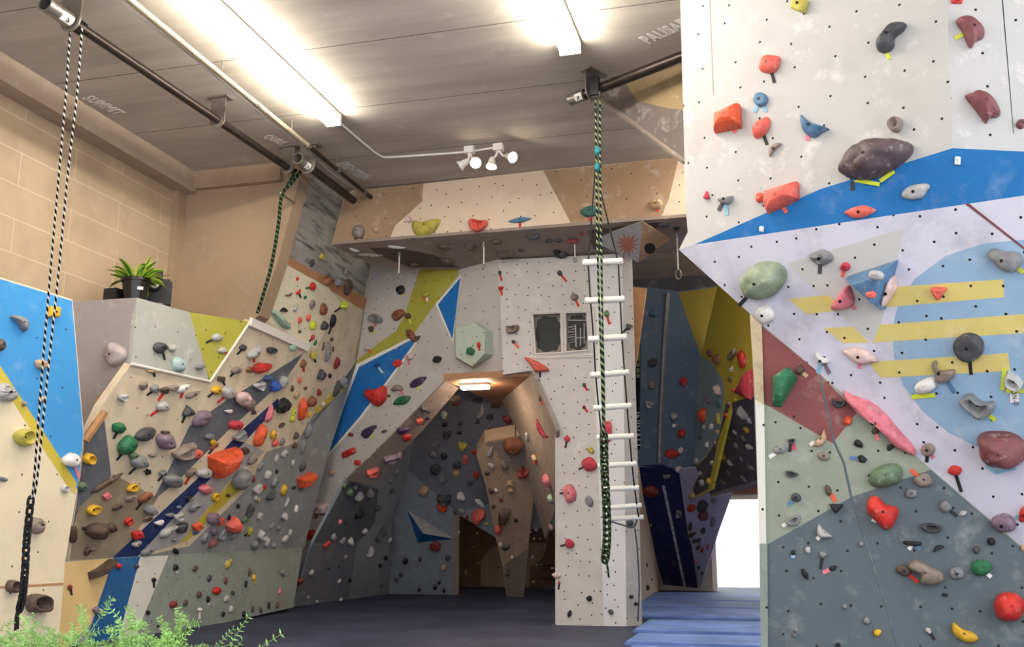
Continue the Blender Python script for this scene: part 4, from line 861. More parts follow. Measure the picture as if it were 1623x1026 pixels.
SHAPE = dict(e='rounded', i='almond shaped', d='disc', v='ball', k='kidney shaped', h='horned', f='long fin', j='scooped', r='ringed pocket', p='pitted', w='faceted', b='blocky', t='triangular', x='spiky', m='lobed', s='tiny', c='thin edge')
def outline(ty, n=20):
    P = []; R = HR
    ph = [R.uniform(0, 6.28) for _ in range(4)]; am = [R.uniform(0.02, 0.06) for _ in range(4)]
    if ty in 'wbt':
        if ty == 'w': k = R.choice((4, 5, 5, 6)); cor = [(0.52 * math.cos(a), 0.52 * math.sin(a)) for a in sorted([2 * math.pi * (i + R.uniform(-0.22, 0.22)) / k + ph[0] for i in range(k)])]
        elif ty == 'b': cor = [(-0.5, -0.42), (0.46, -0.5), (0.5, 0.44), (-0.44, 0.5)]
        else: cor = [(-0.52, -0.42), (0.52, -0.46), (0.04, 0.55)]
        k = len(cor)
        for i in range(k):
            a, b, c = Vector(cor[i - 1]), Vector(cor[i]), Vector(cor[(i + 1) % k]); q = 0.10 if ty == 'w' else 0.22
            P += [b.lerp(a, q), b.lerp(c, q)] if ty == 'w' else [b.lerp(a, q), b.lerp((a + c) / 2, q * 0.35), b.lerp(c, q)]
        return [Vector((p[0], p[1])) for p in P]
    for i in range(n):
        a = 2 * math.pi * i / n; c, s = math.cos(a), math.sin(a); r = 0.5 * (1 + sum(am[j] * math.sin((j + 1) * a + ph[j]) for j in range(4)))
        x, y = r * c, r * s
        if ty == 'd' or ty == 'v': x, y = 0.5 * c, 0.5 * s
        elif ty == 'i': y *= (1 - abs(2 * x * 0.96) ** 1.6) ** 0.35 if abs(x) < 0.5 else 0.2
        elif ty == 'k': y = y * 0.72 + 0.30 * math.cos(x * 3.6) - 0.22; 
        elif ty == 'h': w = 0.42 - 0.30 * x; y = y * w * 1.5 + 0.42 * (x * x * 2.2) - 0.18 + 0.05 * math.sin(5 * x + ph[0])
        elif ty == 'f': y *= 0.85 - 0.75 * x
        elif ty == 'j': y = min(y, 0.20 + 0.06 * math.sin(6 * x + ph[1])) * 1.2 - 0.05
        elif ty == 'c': y = min(y, 0.22)
        elif ty == 'x': r2 = 0.5 * (0.66 + 0.34 * math.cos(5 * a + ph[0])); x, y = r2 * c, r2 * s
        elif ty == 'm': r2 = 0.5 * (0.80 + 0.20 * abs(math.cos(2.5 * a + ph[0]))); x, y = r2 * c, r2 * s
        P.append(Vector((x, y)))
    return P
PROF = dict(e=[(1, 0), (0.99, .28), (.90, .58), (.70, .84), (.42, .97), (.18, 1)], flat=[(1, 0), (0.98, .55), (.86, .9), (.6, 1), (.3, 1)], ball=[(1 * .72, 0), (.98, .3), (1, .5), (.9, .74), (.62, .93), (.3, 1)],
            crater=[(1, 0), (1, .4), (.90, .85), (.74, 1), (.56, .86), (.42, .45), (.25, .3)], facet=[(1, 0), (.94, .35), (.45, 1)], fin=[(1, 0), (.97, .4), (.72, .8), (.35, 1)], spike=[(1, 0), (.96, .35), (.75, .62), (.5, .9), (.3, 1)])
PR = dict(e='e', i='e', d='flat', v='ball', k='e', h='e', f='fin', j='crater', r='crater', p='e', w='facet', b='flat', t='flat', x='spike', m='e', s='e', c='flat')
HK = dict(e=.55, i=.45, d=.35, v=.85, k=.5, h=.6, f=.6, j=.6, r=.5, p=.6, w=.6, b=.5, t=.5, x=.55, m=.5, s=.7, c=.8)
HOLDS = []
KIND = dict(e='sloper_hold', i='sloper_hold', d='sloper_hold', v='sloper_hold', k='sloper_hold', m='sloper_hold', p='pocket_hold', r='pocket_hold', j='jug_hold', c='edge_hold', h='horn_hold', f='pinch_hold', w='block_hold', b='block_hold', t='block_hold', x='horn_hold', s='foothold')
def frame_at(pl, x, y):
    """in-plane axes that look like screen-right and screen-up at the pixel, and metres per pixel there"""
    p = pl.hit(x, y); d = (p - EYE).length
    v = (EYE - p).normalized(); return p, d / F, pl.n.dot(v)
def make_hold(pk, pts, hgt, ty, code, name, seg_shift=(0, 0), facet=False, bolt=True, prof=None):
    """pts: world points of the outline on the wall plane"""
    pl = PANELS[pk]; c = sum(pts, Vector()) / len(pts); M = pl.mat(c); L = [pl.loc(p) - pl.loc(c) for p in pts]
    t = thing(name, None, None, c); bm = bmesh.new(); pr = PROF[prof or PR[ty]]; rings = []; seed = HR.uniform(0, 50)
    down = pl.v
    for i, (s, z) in enumerate(pr):
        sh = Vector(seg_shift) * z; ring = []
        for q in L:
            w = q * s + sh; zz = z * hgt
            if not facet:
                nn = mnoise.noise(Vector((w.x * 9 + seed, w.y * 9, zz * 9))); zz *= (1 + 0.25 * nn) if i else 1; w = w * (1 + 0.10 * nn * (1 if i else 0))
            if ty == 'p' and i > 1: zz *= 1 - 0.45 * max(0, 0.5 - mnoise.noise(Vector((w.x * 40 + seed, w.y * 40, 3)))) 
            ring.append(bm.verts.new((w.x, w.y, zz + 0.005 if i else 0.005)))
        rings.append(ring)
    k = len(L)
    for a, b in zip(rings, rings[1:]):
        for j in range(k): bm.faces.new((a[j], a[(j + 1) % k], b[(j + 1) % k], b[j]))
    zc = pr[-1][1] * hgt
    if facet: bm.faces.new(rings[-1])
    else:
        cv = bm.verts.new(Vector((0, 0, zc)) + Vector((seg_shift[0], seg_shift[1], 0)) * pr[-1][1])
        for j in range(k): bm.faces.new((rings[-1][j], rings[-1][(j + 1) % k], cv))
    bm.faces.new(list(reversed(rings[0]))); bm.normal_update()
    bmobj('body', bm, holdmat(code), t, smooth=not facet, ang=60, M=M)
    if bolt:
        bm = bmesh.new(); r = 0.013; lathe(bm, [(r, -0.01), (r, 0.004), (r * 0.6, 0.004), (r * 0.5, 0.0)], 10)
        Mb = M.copy(); Mb.translation = c + pl.u * seg_shift[0] * pr[-1][1] + pl.v * seg_shift[1] * pr[-1][1] + pl.n * (zc + 0.001); bmobj('bolt', bm, boltm, t, M=Mb)
    return t
def tape(pk, x0, y0, ang, L, wpx, code):
    pl = PANELS[pk]; a = math.radians(ang); dx, dy = math.cos(a), -math.sin(a); nx, ny = -dy, dx
    q = [(x0 + dx * u * L + nx * v * wpx / 2, y0 + dy * u * L + ny * v * wpx / 2) for u, v in ((0, -1), (1, -1), (1, 1), (0, 1))]
    bm = bmesh.new(); P = [pl.hit(*w) for w in q]; c = sum(P, Vector()) / 4
    prism(bm, [pl.loc(p) - pl.loc(c) for p in P], 0.0, 0.0025)
    o = bmobj('tape_strip', bm, simple('tape ' + HC[code][0], HC[code][1], 0.7, var=0.08), None, smooth=False, M=pl.mat(c + pl.n * 0.005)); o['group'] = 'tape strips marking climbing routes'; return o
def H(pk, ox, oy, sc, items):
    for it in items.split(';'):
        it = it.split()
        if not it: continue
        x, y, w, h, ang = (float(v) for v in it[:5]); ty, code = it[5], it[6]
        x, y, w, h = ox + x / sc, oy + y / sc, w / sc, h / sc
        pl = PANELS[pk]; p, mpp, fac = frame_at(pl, x, y); mn = min(w, h) * mpp
        hg = min(HK[ty] * mn, 0.22 if mn > 0.35 else 0.15)
        if ty in 'f' : hg = max(hg, 0.5 * mn)
        o2 = outline(ty); a = math.radians(ang); ca, sa = math.cos(a), math.sin(a)
        lx = [(q.x * w * ca - q.y * h * sa, q.x * w * sa + q.y * h * ca) for q in o2]   # screen offsets, y up
        if fac > 0.5:
            sx, sy = proj_shift(pl, x, y, hg * 0.35)
            pts = [pl.hit(x + dx - sx, y - dy - sy) for dx, dy in lx]
        else:
            v = (EYE - p).normalized(); sr = Vector((0, 0, 1)).cross(v).normalized() ; su = v.cross(sr)
            U = (sr - pl.n * sr.dot(pl.n)).normalized(); V = pl.n.cross(U)
            if V.dot(su) < 0: V = -V
            sx, sy = proj_shift(pl, x, y, hg * 0.4); c0 = pl.hit(x - sx, y - sy)
            pts = [c0 + U * dx * mpp + V * dy * mpp for dx, dy in lx]
        sh = {'j': (0, -0.12 * mn), 'f': (0, 0.12 * mn), 'w': (0.08 * mn, -0.10 * mn), 'h': (0, -0.08 * mn)}.get(ty, (0, 0))
        foot = ty == 's' or max(w, h) < 9.5
        t = make_hold(pk, pts, hg, ty, code, 'foothold' if foot else KIND[ty], sh, facet=ty == 'w', bolt=max(w, h) > 13 and ty not in 'ws')
        HOLDS.append(dict(o=t, x=x, y=y, w=w, h=h, col=HC[code][0], sh='knobbly' if ty == 's' else SHAPE[ty], pk=pk, foot=foot, tapes=[], nm=None, base=None))
        for tp in it[7:]:
            tc, ta, tl = tp.split(':'); ta, tl = float(ta), float(tl) / sc; r = math.radians(ta); c_, s_ = math.cos(r), math.sin(r)
            rad = 0.42 / math.sqrt(((c_ * ca + s_ * sa) / w) ** 2 + ((-c_ * sa + s_ * ca) / h) ** 2)
            HOLDS[-1]['tapes'].append((tape(pk, x + c_ * rad, y - s_ * rad, ta, tl + rad * 0.15, max(1.8, 0.030 / mpp / (1 if tc in 'K' else 0.85)), tc), HC[tc][0], ta))
def proj_shift(pl, x, y, z):
    a, b = pl.hit(x, y), None
    b = proj(a + pl.n * z); return b[0] - x, b[1] - y
def HP(pk, ox, oy, sc, pts, hgt, code, base, ty='e', facet=False, prof=None, shift=(0, 0), tapes='', name='climbing_hold', bolt=True):
    """a hold with its own outline (pixels of the photo)"""
    pl = PANELS[pk]; q = [(ox + a / sc, oy + b / sc) for a, b in pts]
    if not facet: q = [(v.x, v.y) for v in catmull([(a, b, 0) for a, b in q], 3, True)]
    x, y = sum(a for a, b in q) / len(q), sum(b for a, b in q) / len(q); mpp = (pl.hit(x, y) - EYE).length / F
    sx, sy = proj_shift(pl, x, y, hgt * 0.3)
    t = make_hold(pk, [pl.hit(a - sx, b - sy) for a, b in q], hgt, ty, code, name, shift, facet, bolt, prof)
    w, h = max(a for a, b in q) - min(a for a, b in q), max(b for a, b in q) - min(b for a, b in q)
    HOLDS.append(dict(o=t, x=x, y=y, w=w, h=h, col=HC[code][0], sh='', pk=pk, foot=False, tapes=[], nm=base, base=base))
    for tp in tapes.split():
        tc, tx, ty_, ta, tl = tp.split(':'); HOLDS[-1]['tapes'].append((tape(pk, ox + float(tx) / sc, oy + float(ty_) / sc, float(ta), float(tl) / sc, 0.035 / mpp, tc), HC[tc][0], float(ta)))
# ---- far left panel and head panels
H('A', 0, 280, 3.206, '110 738 105 62 -52 k g;270 688 52 62 0 b Y;212 955 48 66 80 e T;5 855 40 60 0 e n')
H('A', 0, 580, 2.3, '18 95 62 92 70 p s;94 262 62 76 80 r y;152 122 20 22 0 e T;88 138 14 20 0 s t;264 345 60 52 -20 e W P:-70:42;238 450 28 26 0 r s;133 580 60 64 50 p t;4 412 18 50 80 e g;50 805 50 48 0 r n;140 870 72 84 80 r n')
HP('B1', 110, 540, 3.948, [(222, 60), (262, 6), (300, 18), (345, 55), (350, 110), (290, 158), (255, 150), (225, 105)], 0.14, 'v', 'large mauve boulder shaped hold', shift=(0, -0.02))
H('B2', 110, 540, 3.948, '575 45 68 82 80 p C K:-75:45;645 45 48 46 0 e s;685 150 92 72 -75 e a;815 160 52 44 20 h g')
H('B3', 260, 220, 3.017, '255 950 48 38 0 e s K:205:40;280 1012 40 30 0 e s R:-35:22')
# ---- left overhang
H('C', 110, 540, 3.948, '520 190 62 24 0 c T K:-70:26;335 345 60 46 10 j s;465 283 55 50 60 f t;538 303 54 54 0 e g K:215:42;598 312 46 56 60 f n R:235:55;642 292 74 42 8 c t;712 300 96 44 30 f W R:-105:36;775 338 104 36 25 f t;588 412 76 64 0 e s R:215:66;738 440 68 84 80 h C K:-115:50;832 488 135 78 42 e u;312 548 84 74 0 m G K:-120:40;480 585 138 72 28 e C;372 655 128 100 55 e G K:-130:60;405 722 68 50 0 m h;608 632 104 104 0 e u;600 572 46 28 0 c n;722 682 150 82 25 j t;796 712 86 48 25 e o;442 765 100 84 10 e g K:225:56;525 712 50 30 20 h t;492 822 50 46 0 x K;240 890 224 40 32 f n;125 742 70 74 50 r Y;80 915 60 58 0 e h;650 880 112 86 -15 e g;592 832 54 40 0 e g K:230:40;400 922 82 48 20 r Y;385 985 70 40 30 f t;478 982 106 52 30 e N K:230:56;235 975 48 40 40 b P;845 830 86 70 0 e s;765 825 80 46 30 e t R:240:56;916 980 52 44 60 r Y;750 990 40 30 30 s K;860 940 64 46 10 e P;910 662 70 28 30 f N K:230:36;900 635 34 36 0 e Y;878 600 54 34 0 e g')
H('C', 320, 540, 3.948, '260 45 42 40 0 e C K:225:40;330 65 105 72 45 h s R:-95:30;438 52 56 42 0 j C;572 42 76 46 -15 e m;215 185 62 44 20 e t K:225:30;300 182 40 36 0 p N;120 240 46 34 0 b n K:-60:28;95 310 60 58 0 e Y K:215:46;172 325 92 72 60 e s R:220:58;252 362 86 84 0 v p;294 396 84 78 20 e t;358 275 66 54 20 j s;418 235 50 40 0 e b;515 262 70 78 0 e s;462 282 84 76 20 w B;635 145 52 44 60 e N R:-90:28;695 92 40 50 0 v y K:-70:24;788 80 112 44 80 f g;845 145 80 46 75 e r;745 210 60 66 60 j C;612 250 30 34 0 e o;595 340 50 40 20 b T;735 325 36 50 0 w r;882 255 72 60 20 j g;845 302 112 46 65 f C;800 220 20 32 0 s K;565 300 20 40 0 s n;648 298 26 20 0 s n;515 408 96 112 80 e K;632 430 152 66 82 e O;690 385 66 66 0 e N;575 450 70 34 75 x l;565 492 30 40 0 s l;675 465 36 36 0 e Y;425 455 112 48 65 f P;325 450 30 40 0 w n;165 440 46 26 10 c W;212 530 86 58 5 e D;236 590 86 60 30 j g;372 595 138 90 52 e O;448 590 46 56 0 e Y;460 640 46 50 0 e o;505 630 56 34 70 e g;590 595 44 62 60 h C;665 565 104 50 80 f g;582 655 50 36 0 w n;632 668 82 40 75 e g;520 710 56 48 30 p s;465 740 56 28 70 e s;270 690 46 40 20 b n;320 742 78 64 40 e t;228 755 60 42 70 f t;192 788 46 66 80 e p;568 770 26 46 0 e s;630 790 62 44 60 f C;415 840 60 52 40 e s;468 820 20 30 0 s K;318 865 36 44 0 e r;365 790 52 38 40 f g;455 890 82 44 70 f g;350 920 76 50 10 j s;435 960 84 58 28 h C;515 935 66 50 60 e Y;540 1000 40 25 60 e s;575 920 18 42 80 s K;340 990 50 30 -60 e s;90 975 50 40 70 r Y;165 970 26 20 0 s n;25 830 66 68 0 e s;25 930 76 58 0 e P;500 530 52 26 0 s n;390 920 24 30 0 b R;45 600 46 30 0 c g;70 640 30 40 0 e Y;760 400 30 40 0 e s')
HP('C', 320, 540, 3.948, [(60, 735), (105, 708), (235, 672), (216, 722), (202, 772), (130, 830), (85, 860), (68, 800)], 0.26, 'O', 'large orange faceted volume', facet=True, shift=(0.03, -0.02), bolt=False)
HP('C', 320, 540, 3.948, [(330, 158), (362, 140), (432, 145), (430, 165), (395, 192), (345, 208), (328, 190)], 0.12, 'R', 'bright red angular jug', facet=True)
HP('C', 320, 540, 3.948, [(200, 905), (212, 850), (255, 808), (292, 812), (300, 850), (285, 905), (235, 938)], 0.17, 'g', 'large grey drooping sloper')
HP('C', 320, 540, 3.948, [(604, 870), (640, 850), (690, 824), (714, 832), (705, 858), (670, 885), (650, 918), (615, 925)], 0.16, 'O', 'orange red rocky jug', facet=True)
H('C', 400, 400, 6.41, '605 105 88 58 52 k C;705 45 60 72 80 r y;875 310 92 84 30 e g;945 190 62 28 70 h T;458 270 36 40 0 e R;615 348 84 80 20 e R G:195:40;470 400 82 50 20 h R K:-75:40;375 425 84 36 20 h t;535 458 36 30 20 b G;612 530 96 76 85 e t;725 582 130 92 -85 e N;932 535 96 100 40 x l K:215:80;322 585 76 54 -5 k K;438 570 80 48 40 f s;482 690 56 60 0 e o;568 668 74 52 85 e o;615 742 84 92 30 e l;735 750 96 92 0 e C;820 705 146 80 85 e K K:-110:70;480 805 34 34 0 s n;615 865 52 58 0 e D K:225:30;640 920 70 42 45 x G;805 885 46 34 30 s n;768 972 120 50 85 f g;820 985 20 60 0 s n;720 960 100 26 75 f n')
HP('C', 400, 400, 6.41, [(192, 600), (225, 588), (268, 640), (320, 680), (372, 735), (368, 778), (325, 775), (270, 715), (225, 655)], 0.11, 'm', 'long mint green ridge hold')
HP('C', 400, 400, 6.41, [(715, 325), (740, 265), (775, 240), (822, 272), (815, 305), (770, 322)], 0.10, 'N', 'rusty brown angular jug', facet=True)
HP('C', 400, 400, 6.41, [(935, 400), (940, 320), (965, 275), (1005, 290), (1018, 360), (985, 415), (955, 438)], 0.07, 'n', 'dark brown tall sloper on the streaked panel')
H('C', 110, 760, 3.856, '150 190 84 58 30 r Y;300 170 74 36 20 f n;500 190 84 70 -45 w g;480 245 60 20 20 c n;360 258 52 40 60 r R;262 300 62 64 0 e n;92 300 26 20 0 s K;22 340 110 44 85 e n;110 440 56 40 70 f n;150 415 46 36 40 h t;415 340 66 50 15 b R;408 390 52 34 30 c s;548 262 52 30 20 c W;610 215 46 26 15 c g;665 220 62 46 20 j s;670 170 30 20 0 s g;605 320 116 54 32 f s;690 295 82 62 45 f C;480 440 96 44 35 f g;645 368 36 20 20 s g;650 440 40 30 -60 e K;780 290 56 44 30 b O;772 322 40 26 20 b b;770 170 80 48 35 f g;735 120 36 26 30 c g;885 240 78 70 0 e u;925 258 46 44 0 b O;885 320 42 50 0 e u;830 360 70 32 70 f g;930 340 72 56 60 r g;878 388 72 48 30 w E')
HP('C', 110, 760, 3.856, [(108, 318), (130, 285), (190, 272), (225, 292), (232, 330), (205, 368), (165, 372), (120, 345)], 0.16, 'n', 'big dark brown boulder hold at the lower left', shift=(0, 0.02))
H('C', 320, 760, 3.856, '200 345 58 34 20 f g;290 190 82 52 50 j C;260 245 42 38 30 e h;355 225 46 40 0 e s;295 320 40 60 0 e y K:215:26;375 330 72 56 -50 j s;400 385 52 34 60 e s;440 405 30 34 0 e g;325 410 72 48 -60 f g;510 365 56 40 30 f s;540 325 42 28 60 e s;505 220 46 40 0 j s;575 180 46 26 60 r W;520 145 66 30 65 f s;470 300 40 30 -60 e g;430 285 40 24 40 s g;220 165 24 30 0 s K;165 235 20 40 0 s K;345 130 30 32 0 e y;240 310 34 24 40 b p')
HP('C', 320, 760, 3.856, [(158, 285), (175, 250), (210, 226), (235, 262), (228, 305), (195, 325), (165, 318)], 0.17, 'o', 'salmon triangular volume', facet=True, shift=(0, -0.02))
# ---- kicker
HP('K', 110, 760, 3.856, [(132, 570), (190, 540), (235, 505), (258, 488), (262, 510), (225, 560), (185, 598), (140, 614)], 0.18, 'n', 'long dark wooden wedge hold', facet=True, shift=(0.02, 0.02))
H('K', 110, 760, 3.856, '4 662 26 36 0 e r K:-80:30;302 530 30 36 0 e R;413 533 25 28 0 e n;515 616 24 30 0 e K K:-90:34;163 800 36 38 40 b u;190 808 28 34 50 b m;650 540 28 38 0 e K W:-80:16;770 545 40 26 60 f n;855 605 45 22 80 e C;905 682 52 44 20 e R;638 765 46 40 50 e r;710 755 40 22 70 e n;795 705 28 40 0 e n;847 735 22 40 0 e K W:-85:14;797 797 24 26 0 e W W:-95:45;480 815 22 30 0 e K;540 898 14 14 0 s K;938 825 34 18 80 e K;955 620 20 45 0 e E;960 515 40 20 70 e T')
H('K', 320, 760, 3.856, '165 515 72 30 65 f y;150 730 46 24 70 e s;190 695 20 30 0 e C;180 795 46 24 80 e s;258 825 30 34 0 e K;310 795 22 40 0 e C;360 800 36 24 -60 e n;408 770 40 20 80 e K;462 770 40 22 80 e n;475 685 22 38 0 e P;268 640 40 20 90 e K;320 602 28 34 0 e Y Y:-90:20;290 565 56 20 90 f n;500 562 50 32 10 j g')
# ---- arch leg
HP('D', 500, 400, 3.946, [(310, 880), (330, 855), (375, 862), (405, 848), (432, 840), (441, 885), (432, 925), (405, 958), (378, 966), (345, 945), (318, 912)], 0.14, 'R', 'large red heart shaped hold with ridges', shift=(0, 0.02))
H('D', 500, 400, 3.946, '528 235 50 60 0 p K l:-60:20;690 262 38 38 0 e y O:-100:20 W:-75:26;515 392 90 56 35 e N;578 400 36 36 0 e n l:-65:32;375 415 86 52 -25 r g P:-90:26;348 480 32 38 0 e n l:-45:22;598 525 92 50 -45 f N;632 540 60 30 40 f n;320 603 34 32 0 e s O:-40:26;505 603 20 12 0 s s;385 703 46 42 0 x B W:-55:44;508 692 62 54 15 w R W:-35:18;583 652 62 38 0 e p P:-85:34;760 670 50 46 0 e K;635 812 126 50 28 i U l:-80:26;512 848 76 48 5 k t P:-45:32;540 928 112 56 20 i G m:-15:24;460 898 18 18 0 s n')
H('D', 470, 640, 3.207, '275 157 25 18 -20 s r;368 140 96 40 40 f U l:-60:24;265 250 72 34 28 b R W:-60:12;310 300 28 28 0 b R;180 350 28 26 40 s T;445 140 30 15 20 s n')
H('D', 320, 760, 3.856, '722 180 100 86 0 m p R:-115:26;665 338 66 58 0 e R W:-60:10')
H('HX', 500, 400, 3.946, '965 620 56 58 20 w G;1022 580 22 34 0 e R R:-80:20')
# ---- tower
H('T', 740, 400, 3.946, '205 128 22 28 0 e C R:-75:40;212 223 36 30 0 w R R:-80:34;580 132 38 30 -60 e C R:-50:50;672 280 50 48 0 e t R:-65:44;282 466 84 62 0 j t B:-120:14 B:-60:14;290 558 32 30 20 w C O:-50:40;733 830 24 26 0 e n R:-60:30;733 970 22 22 0 e n R:-55:30;460 915 24 36 0 e n R:-70:30')
HP('T', 740, 400, 3.946, [(360, 658), (410, 670), (465, 695), (515, 738), (465, 748), (430, 745), (395, 705)], 0.12, 'o', 'red leaf shaped fin above the arch', tapes='K:458:748:-90:36')
HP('T', 700, 580, 4.665, [(697, 392), (715, 410), (745, 470), (775, 525), (760, 535), (725, 505), (700, 450)], 0.10, 'D', 'slim red fin on the arch edge', tapes='K:765:525:-5:22')
H('T2', 740, 400, 3.946, '873 385 35 42 0 e h R:-75:50')
H('T3', 740, 400, 3.946, '1015 462 38 42 40 k C K:225:40')
H('T', 860, 640, 2.775, '108 155 26 28 0 e D K:-100:28;205 268 62 66 40 e D K:205:22;117 395 84 58 90 e P K:180:14;117 617 42 42 0 e D K:195:20;205 430 52 32 -70 e g;212 205 36 28 -40 w y;205 857 26 26 0 e K;118 925 32 18 75 e K;182 16 14 14 0 s r')
H('T2', 860, 640, 2.775, '280 128 92 56 85 e D;300 918 28 24 -40 w C')
H('T3', 860, 640, 2.775, '385 525 30 30 0 e C;390 850 18 16 0 s K;412 882 18 16 0 s K')
H('T', 700, 760, 4.885, '890 745 44 76 80 m p;910 802 22 28 0 e D K:-95:40')
# ---- header
HP('F', 500, 220, 4.275, [(658, 562), (720, 572), (790, 560), (845, 548), (825, 600), (790, 640), (730, 657), (690, 655), (660, 620)], 0.10, 'y', 'olive fan shaped ribbed hold', shift=(0, 0.03))
H('F', 500, 220, 4.275, '290 628 86 92 0 e t K:-110:20 K:-60:16;410 615 46 46 0 e T;635 545 42 48 0 r p;1100 562 122 96 0 j o R:-100:22')
H('F', 780, 220, 4.275, '190 550 162 36 8 i b R:-90:40;665 490 132 74 5 e q R:-95:36;1112 440 66 86 80 p T R:-85:26')
H('U', 500, 220, 4.275, '875 735 110 48 10 e n;1045 735 92 52 -20 w n;1225 700 80 44 0 e n;1280 780 120 58 0 j n;550 735 120 28 0 f s;265 755 76 24 -25 f s;890 830 112 54 -20 e n;670 855 70 34 0 e n;365 790 170 36 3 e t')
H('U', 780, 220, 4.275, '280 665 106 44 10 w C;385 690 60 34 15 k C;455 690 56 34 0 e C;195 758 46 16 0 c C;470 790 92 64 0 e C;440 765 40 50 80 f K;605 645 30 28 0 r r;1165 585 82 42 0 e C;1250 610 40 34 0 e K;545 695 80 46 20 f r')
# ---- cave
H('S', 540, 680, 3.664, '190 245 76 44 10 j o;300 165 122 44 18 j u;385 50 52 34 15 b R;370 8 92 36 15 f U')
H('S', 580, 590, 6.41, '610 372 100 64 -20 j C;630 470 44 26 10 s K;545 500 70 56 20 b o')
H('F1', 540, 680, 3.664, '22 330 30 40 0 e h;58 368 60 56 0 m h;88 342 34 36 0 e g;108 395 60 54 0 r s;175 375 52 58 0 w g;215 460 42 34 40 f C;325 255 44 30 60 e g;290 305 30 28 0 e g;298 358 36 30 20 w C;140 597 36 34 0 e s;232 612 78 50 45 j C;175 715 66 48 60 h s;60 655 46 50 30 w s;288 648 36 28 60 e s;112 485 86 52 60 w K;262 750 24 34 0 s K;230 795 20 28 0 s K;240 910 18 26 0 s C')
H('F1', 320, 760, 3.856, '765 398 56 30 0 e R;670 573 40 36 0 e s;600 625 40 40 0 b r;840 622 30 26 0 e s;905 615 28 30 0 t K;650 722 25 22 0 s g;703 748 18 18 0 s s;850 738 30 24 0 s s;720 545 30 14 20 c C;775 548 15 14 0 s K;835 540 20 12 0 s K;845 262 30 34 0 e P;885 255 50 20 85 f C;805 355 42 44 0 e g;860 372 46 30 0 j g;910 380 50 40 60 w s;878 475 28 30 0 e g')
H('F2', 540, 680, 3.664, '620 22 50 40 0 j C;690 25 34 16 0 s K;548 85 52 22 10 j g;538 150 48 32 -30 f g;600 160 40 30 -30 s K;550 238 60 54 20 p C;590 298 50 42 80 e g;480 362 66 48 0 w T;600 400 86 54 0 j C;590 458 64 48 -35 e O;700 400 58 46 -40 f W;670 260 42 38 0 e T;675 212 50 40 10 e C;705 100 62 54 -10 w y;724 180 30 50 0 b o;548 685 66 48 15 e r;375 768 30 34 0 s K;460 758 20 30 0 s C;620 750 30 32 0 e C;597 808 32 32 0 e T;350 845 22 25 0 s C;320 875 25 22 0 s C;548 920 22 30 0 s K;600 940 16 30 0 s K;455 935 20 20 0 s K;572 895 18 18 0 s K;700 480 46 26 -20 e g;670 485 30 30 0 s C;675 600 34 30 0 e p')
H('F2', 580, 590, 6.41, '910 325 86 40 10 e N;790 440 80 72 70 w W;890 255 130 52 5 j T;800 535 60 40 0 s K')
H('F2', 700, 580, 4.665, '265 245 82 36 0 j C;395 280 76 58 0 t n;285 345 92 58 70 h s;355 375 50 36 0 r C;265 412 40 30 0 t C;380 490 112 58 3 e n;485 395 84 60 -5 w r;500 475 82 50 -20 j g;140 425 34 26 30 s C;350 193 50 30 0 c W;240 640 40 34 0 e R;255 810 52 42 80 e R;208 860 40 32 0 j C')
H('F2', 700, 760, 4.885, '300 190 94 38 -42 f W;345 345 36 30 0 x y;195 295 40 24 80 e r')
HP('F2', 700, 760, 4.885, [(228, 290), (250, 255), (300, 240), (335, 258), (322, 300), (290, 335), (258, 345), (235, 325)], 0.16, 'o', 'peach coloured chunky hold beside the brown column', shift=(0, -0.02))
H('F3', 700, 580, 4.665, '527 597 152 108 -5 e N;360 640 80 38 70 f s;460 740 70 48 -50 e t;600 795 112 92 20 x r;370 742 60 40 -45 k s;335 795 36 26 0 b n;505 890 66 70 0 r T;368 930 40 38 0 e n;402 920 34 34 0 x W;440 992 25 20 0 s r')
HP('F3', 700, 760, 4.885, [(440, 240), (530, 235), (525, 265), (490, 345), (438, 350)], 0.14, 'n', 'dark brown wedge volume on the brown column', facet=True, shift=(0, -0.02), bolt=False)
H('F3', 700, 760, 4.885, '435 395 66 58 -20 e o;575 320 30 22 0 s K;400 210 28 26 0 s n;455 505 25 28 0 b W;505 525 72 36 35 f C;545 605 26 26 0 e W;510 735 26 30 0 e n;512 697 24 22 0 s n;435 675 26 30 0 s n')
H('F4', 700, 760, 4.885, '275 418 20 18 0 s T;245 525 16 14 0 s T;285 650 16 14 0 s T;185 720 44 18 80 f T;685 410 20 20 0 s W;730 390 28 34 0 e W;715 460 18 18 0 s W;758 460 14 14 0 s W;703 605 22 22 0 e W;733 663 14 14 0 s W;770 660 12 12 0 s W;855 690 22 24 0 e W;710 795 24 24 0 e T')
H('F5', 700, 580, 4.665, '450 160 92 44 0 e C;632 525 80 36 -75 r s;685 680 50 34 0 c T O:-85:30;775 855 98 82 -50 e P;803 985 76 54 -50 e m')
H('F5', 700, 760, 4.885, '845 372 60 46 0 e u')
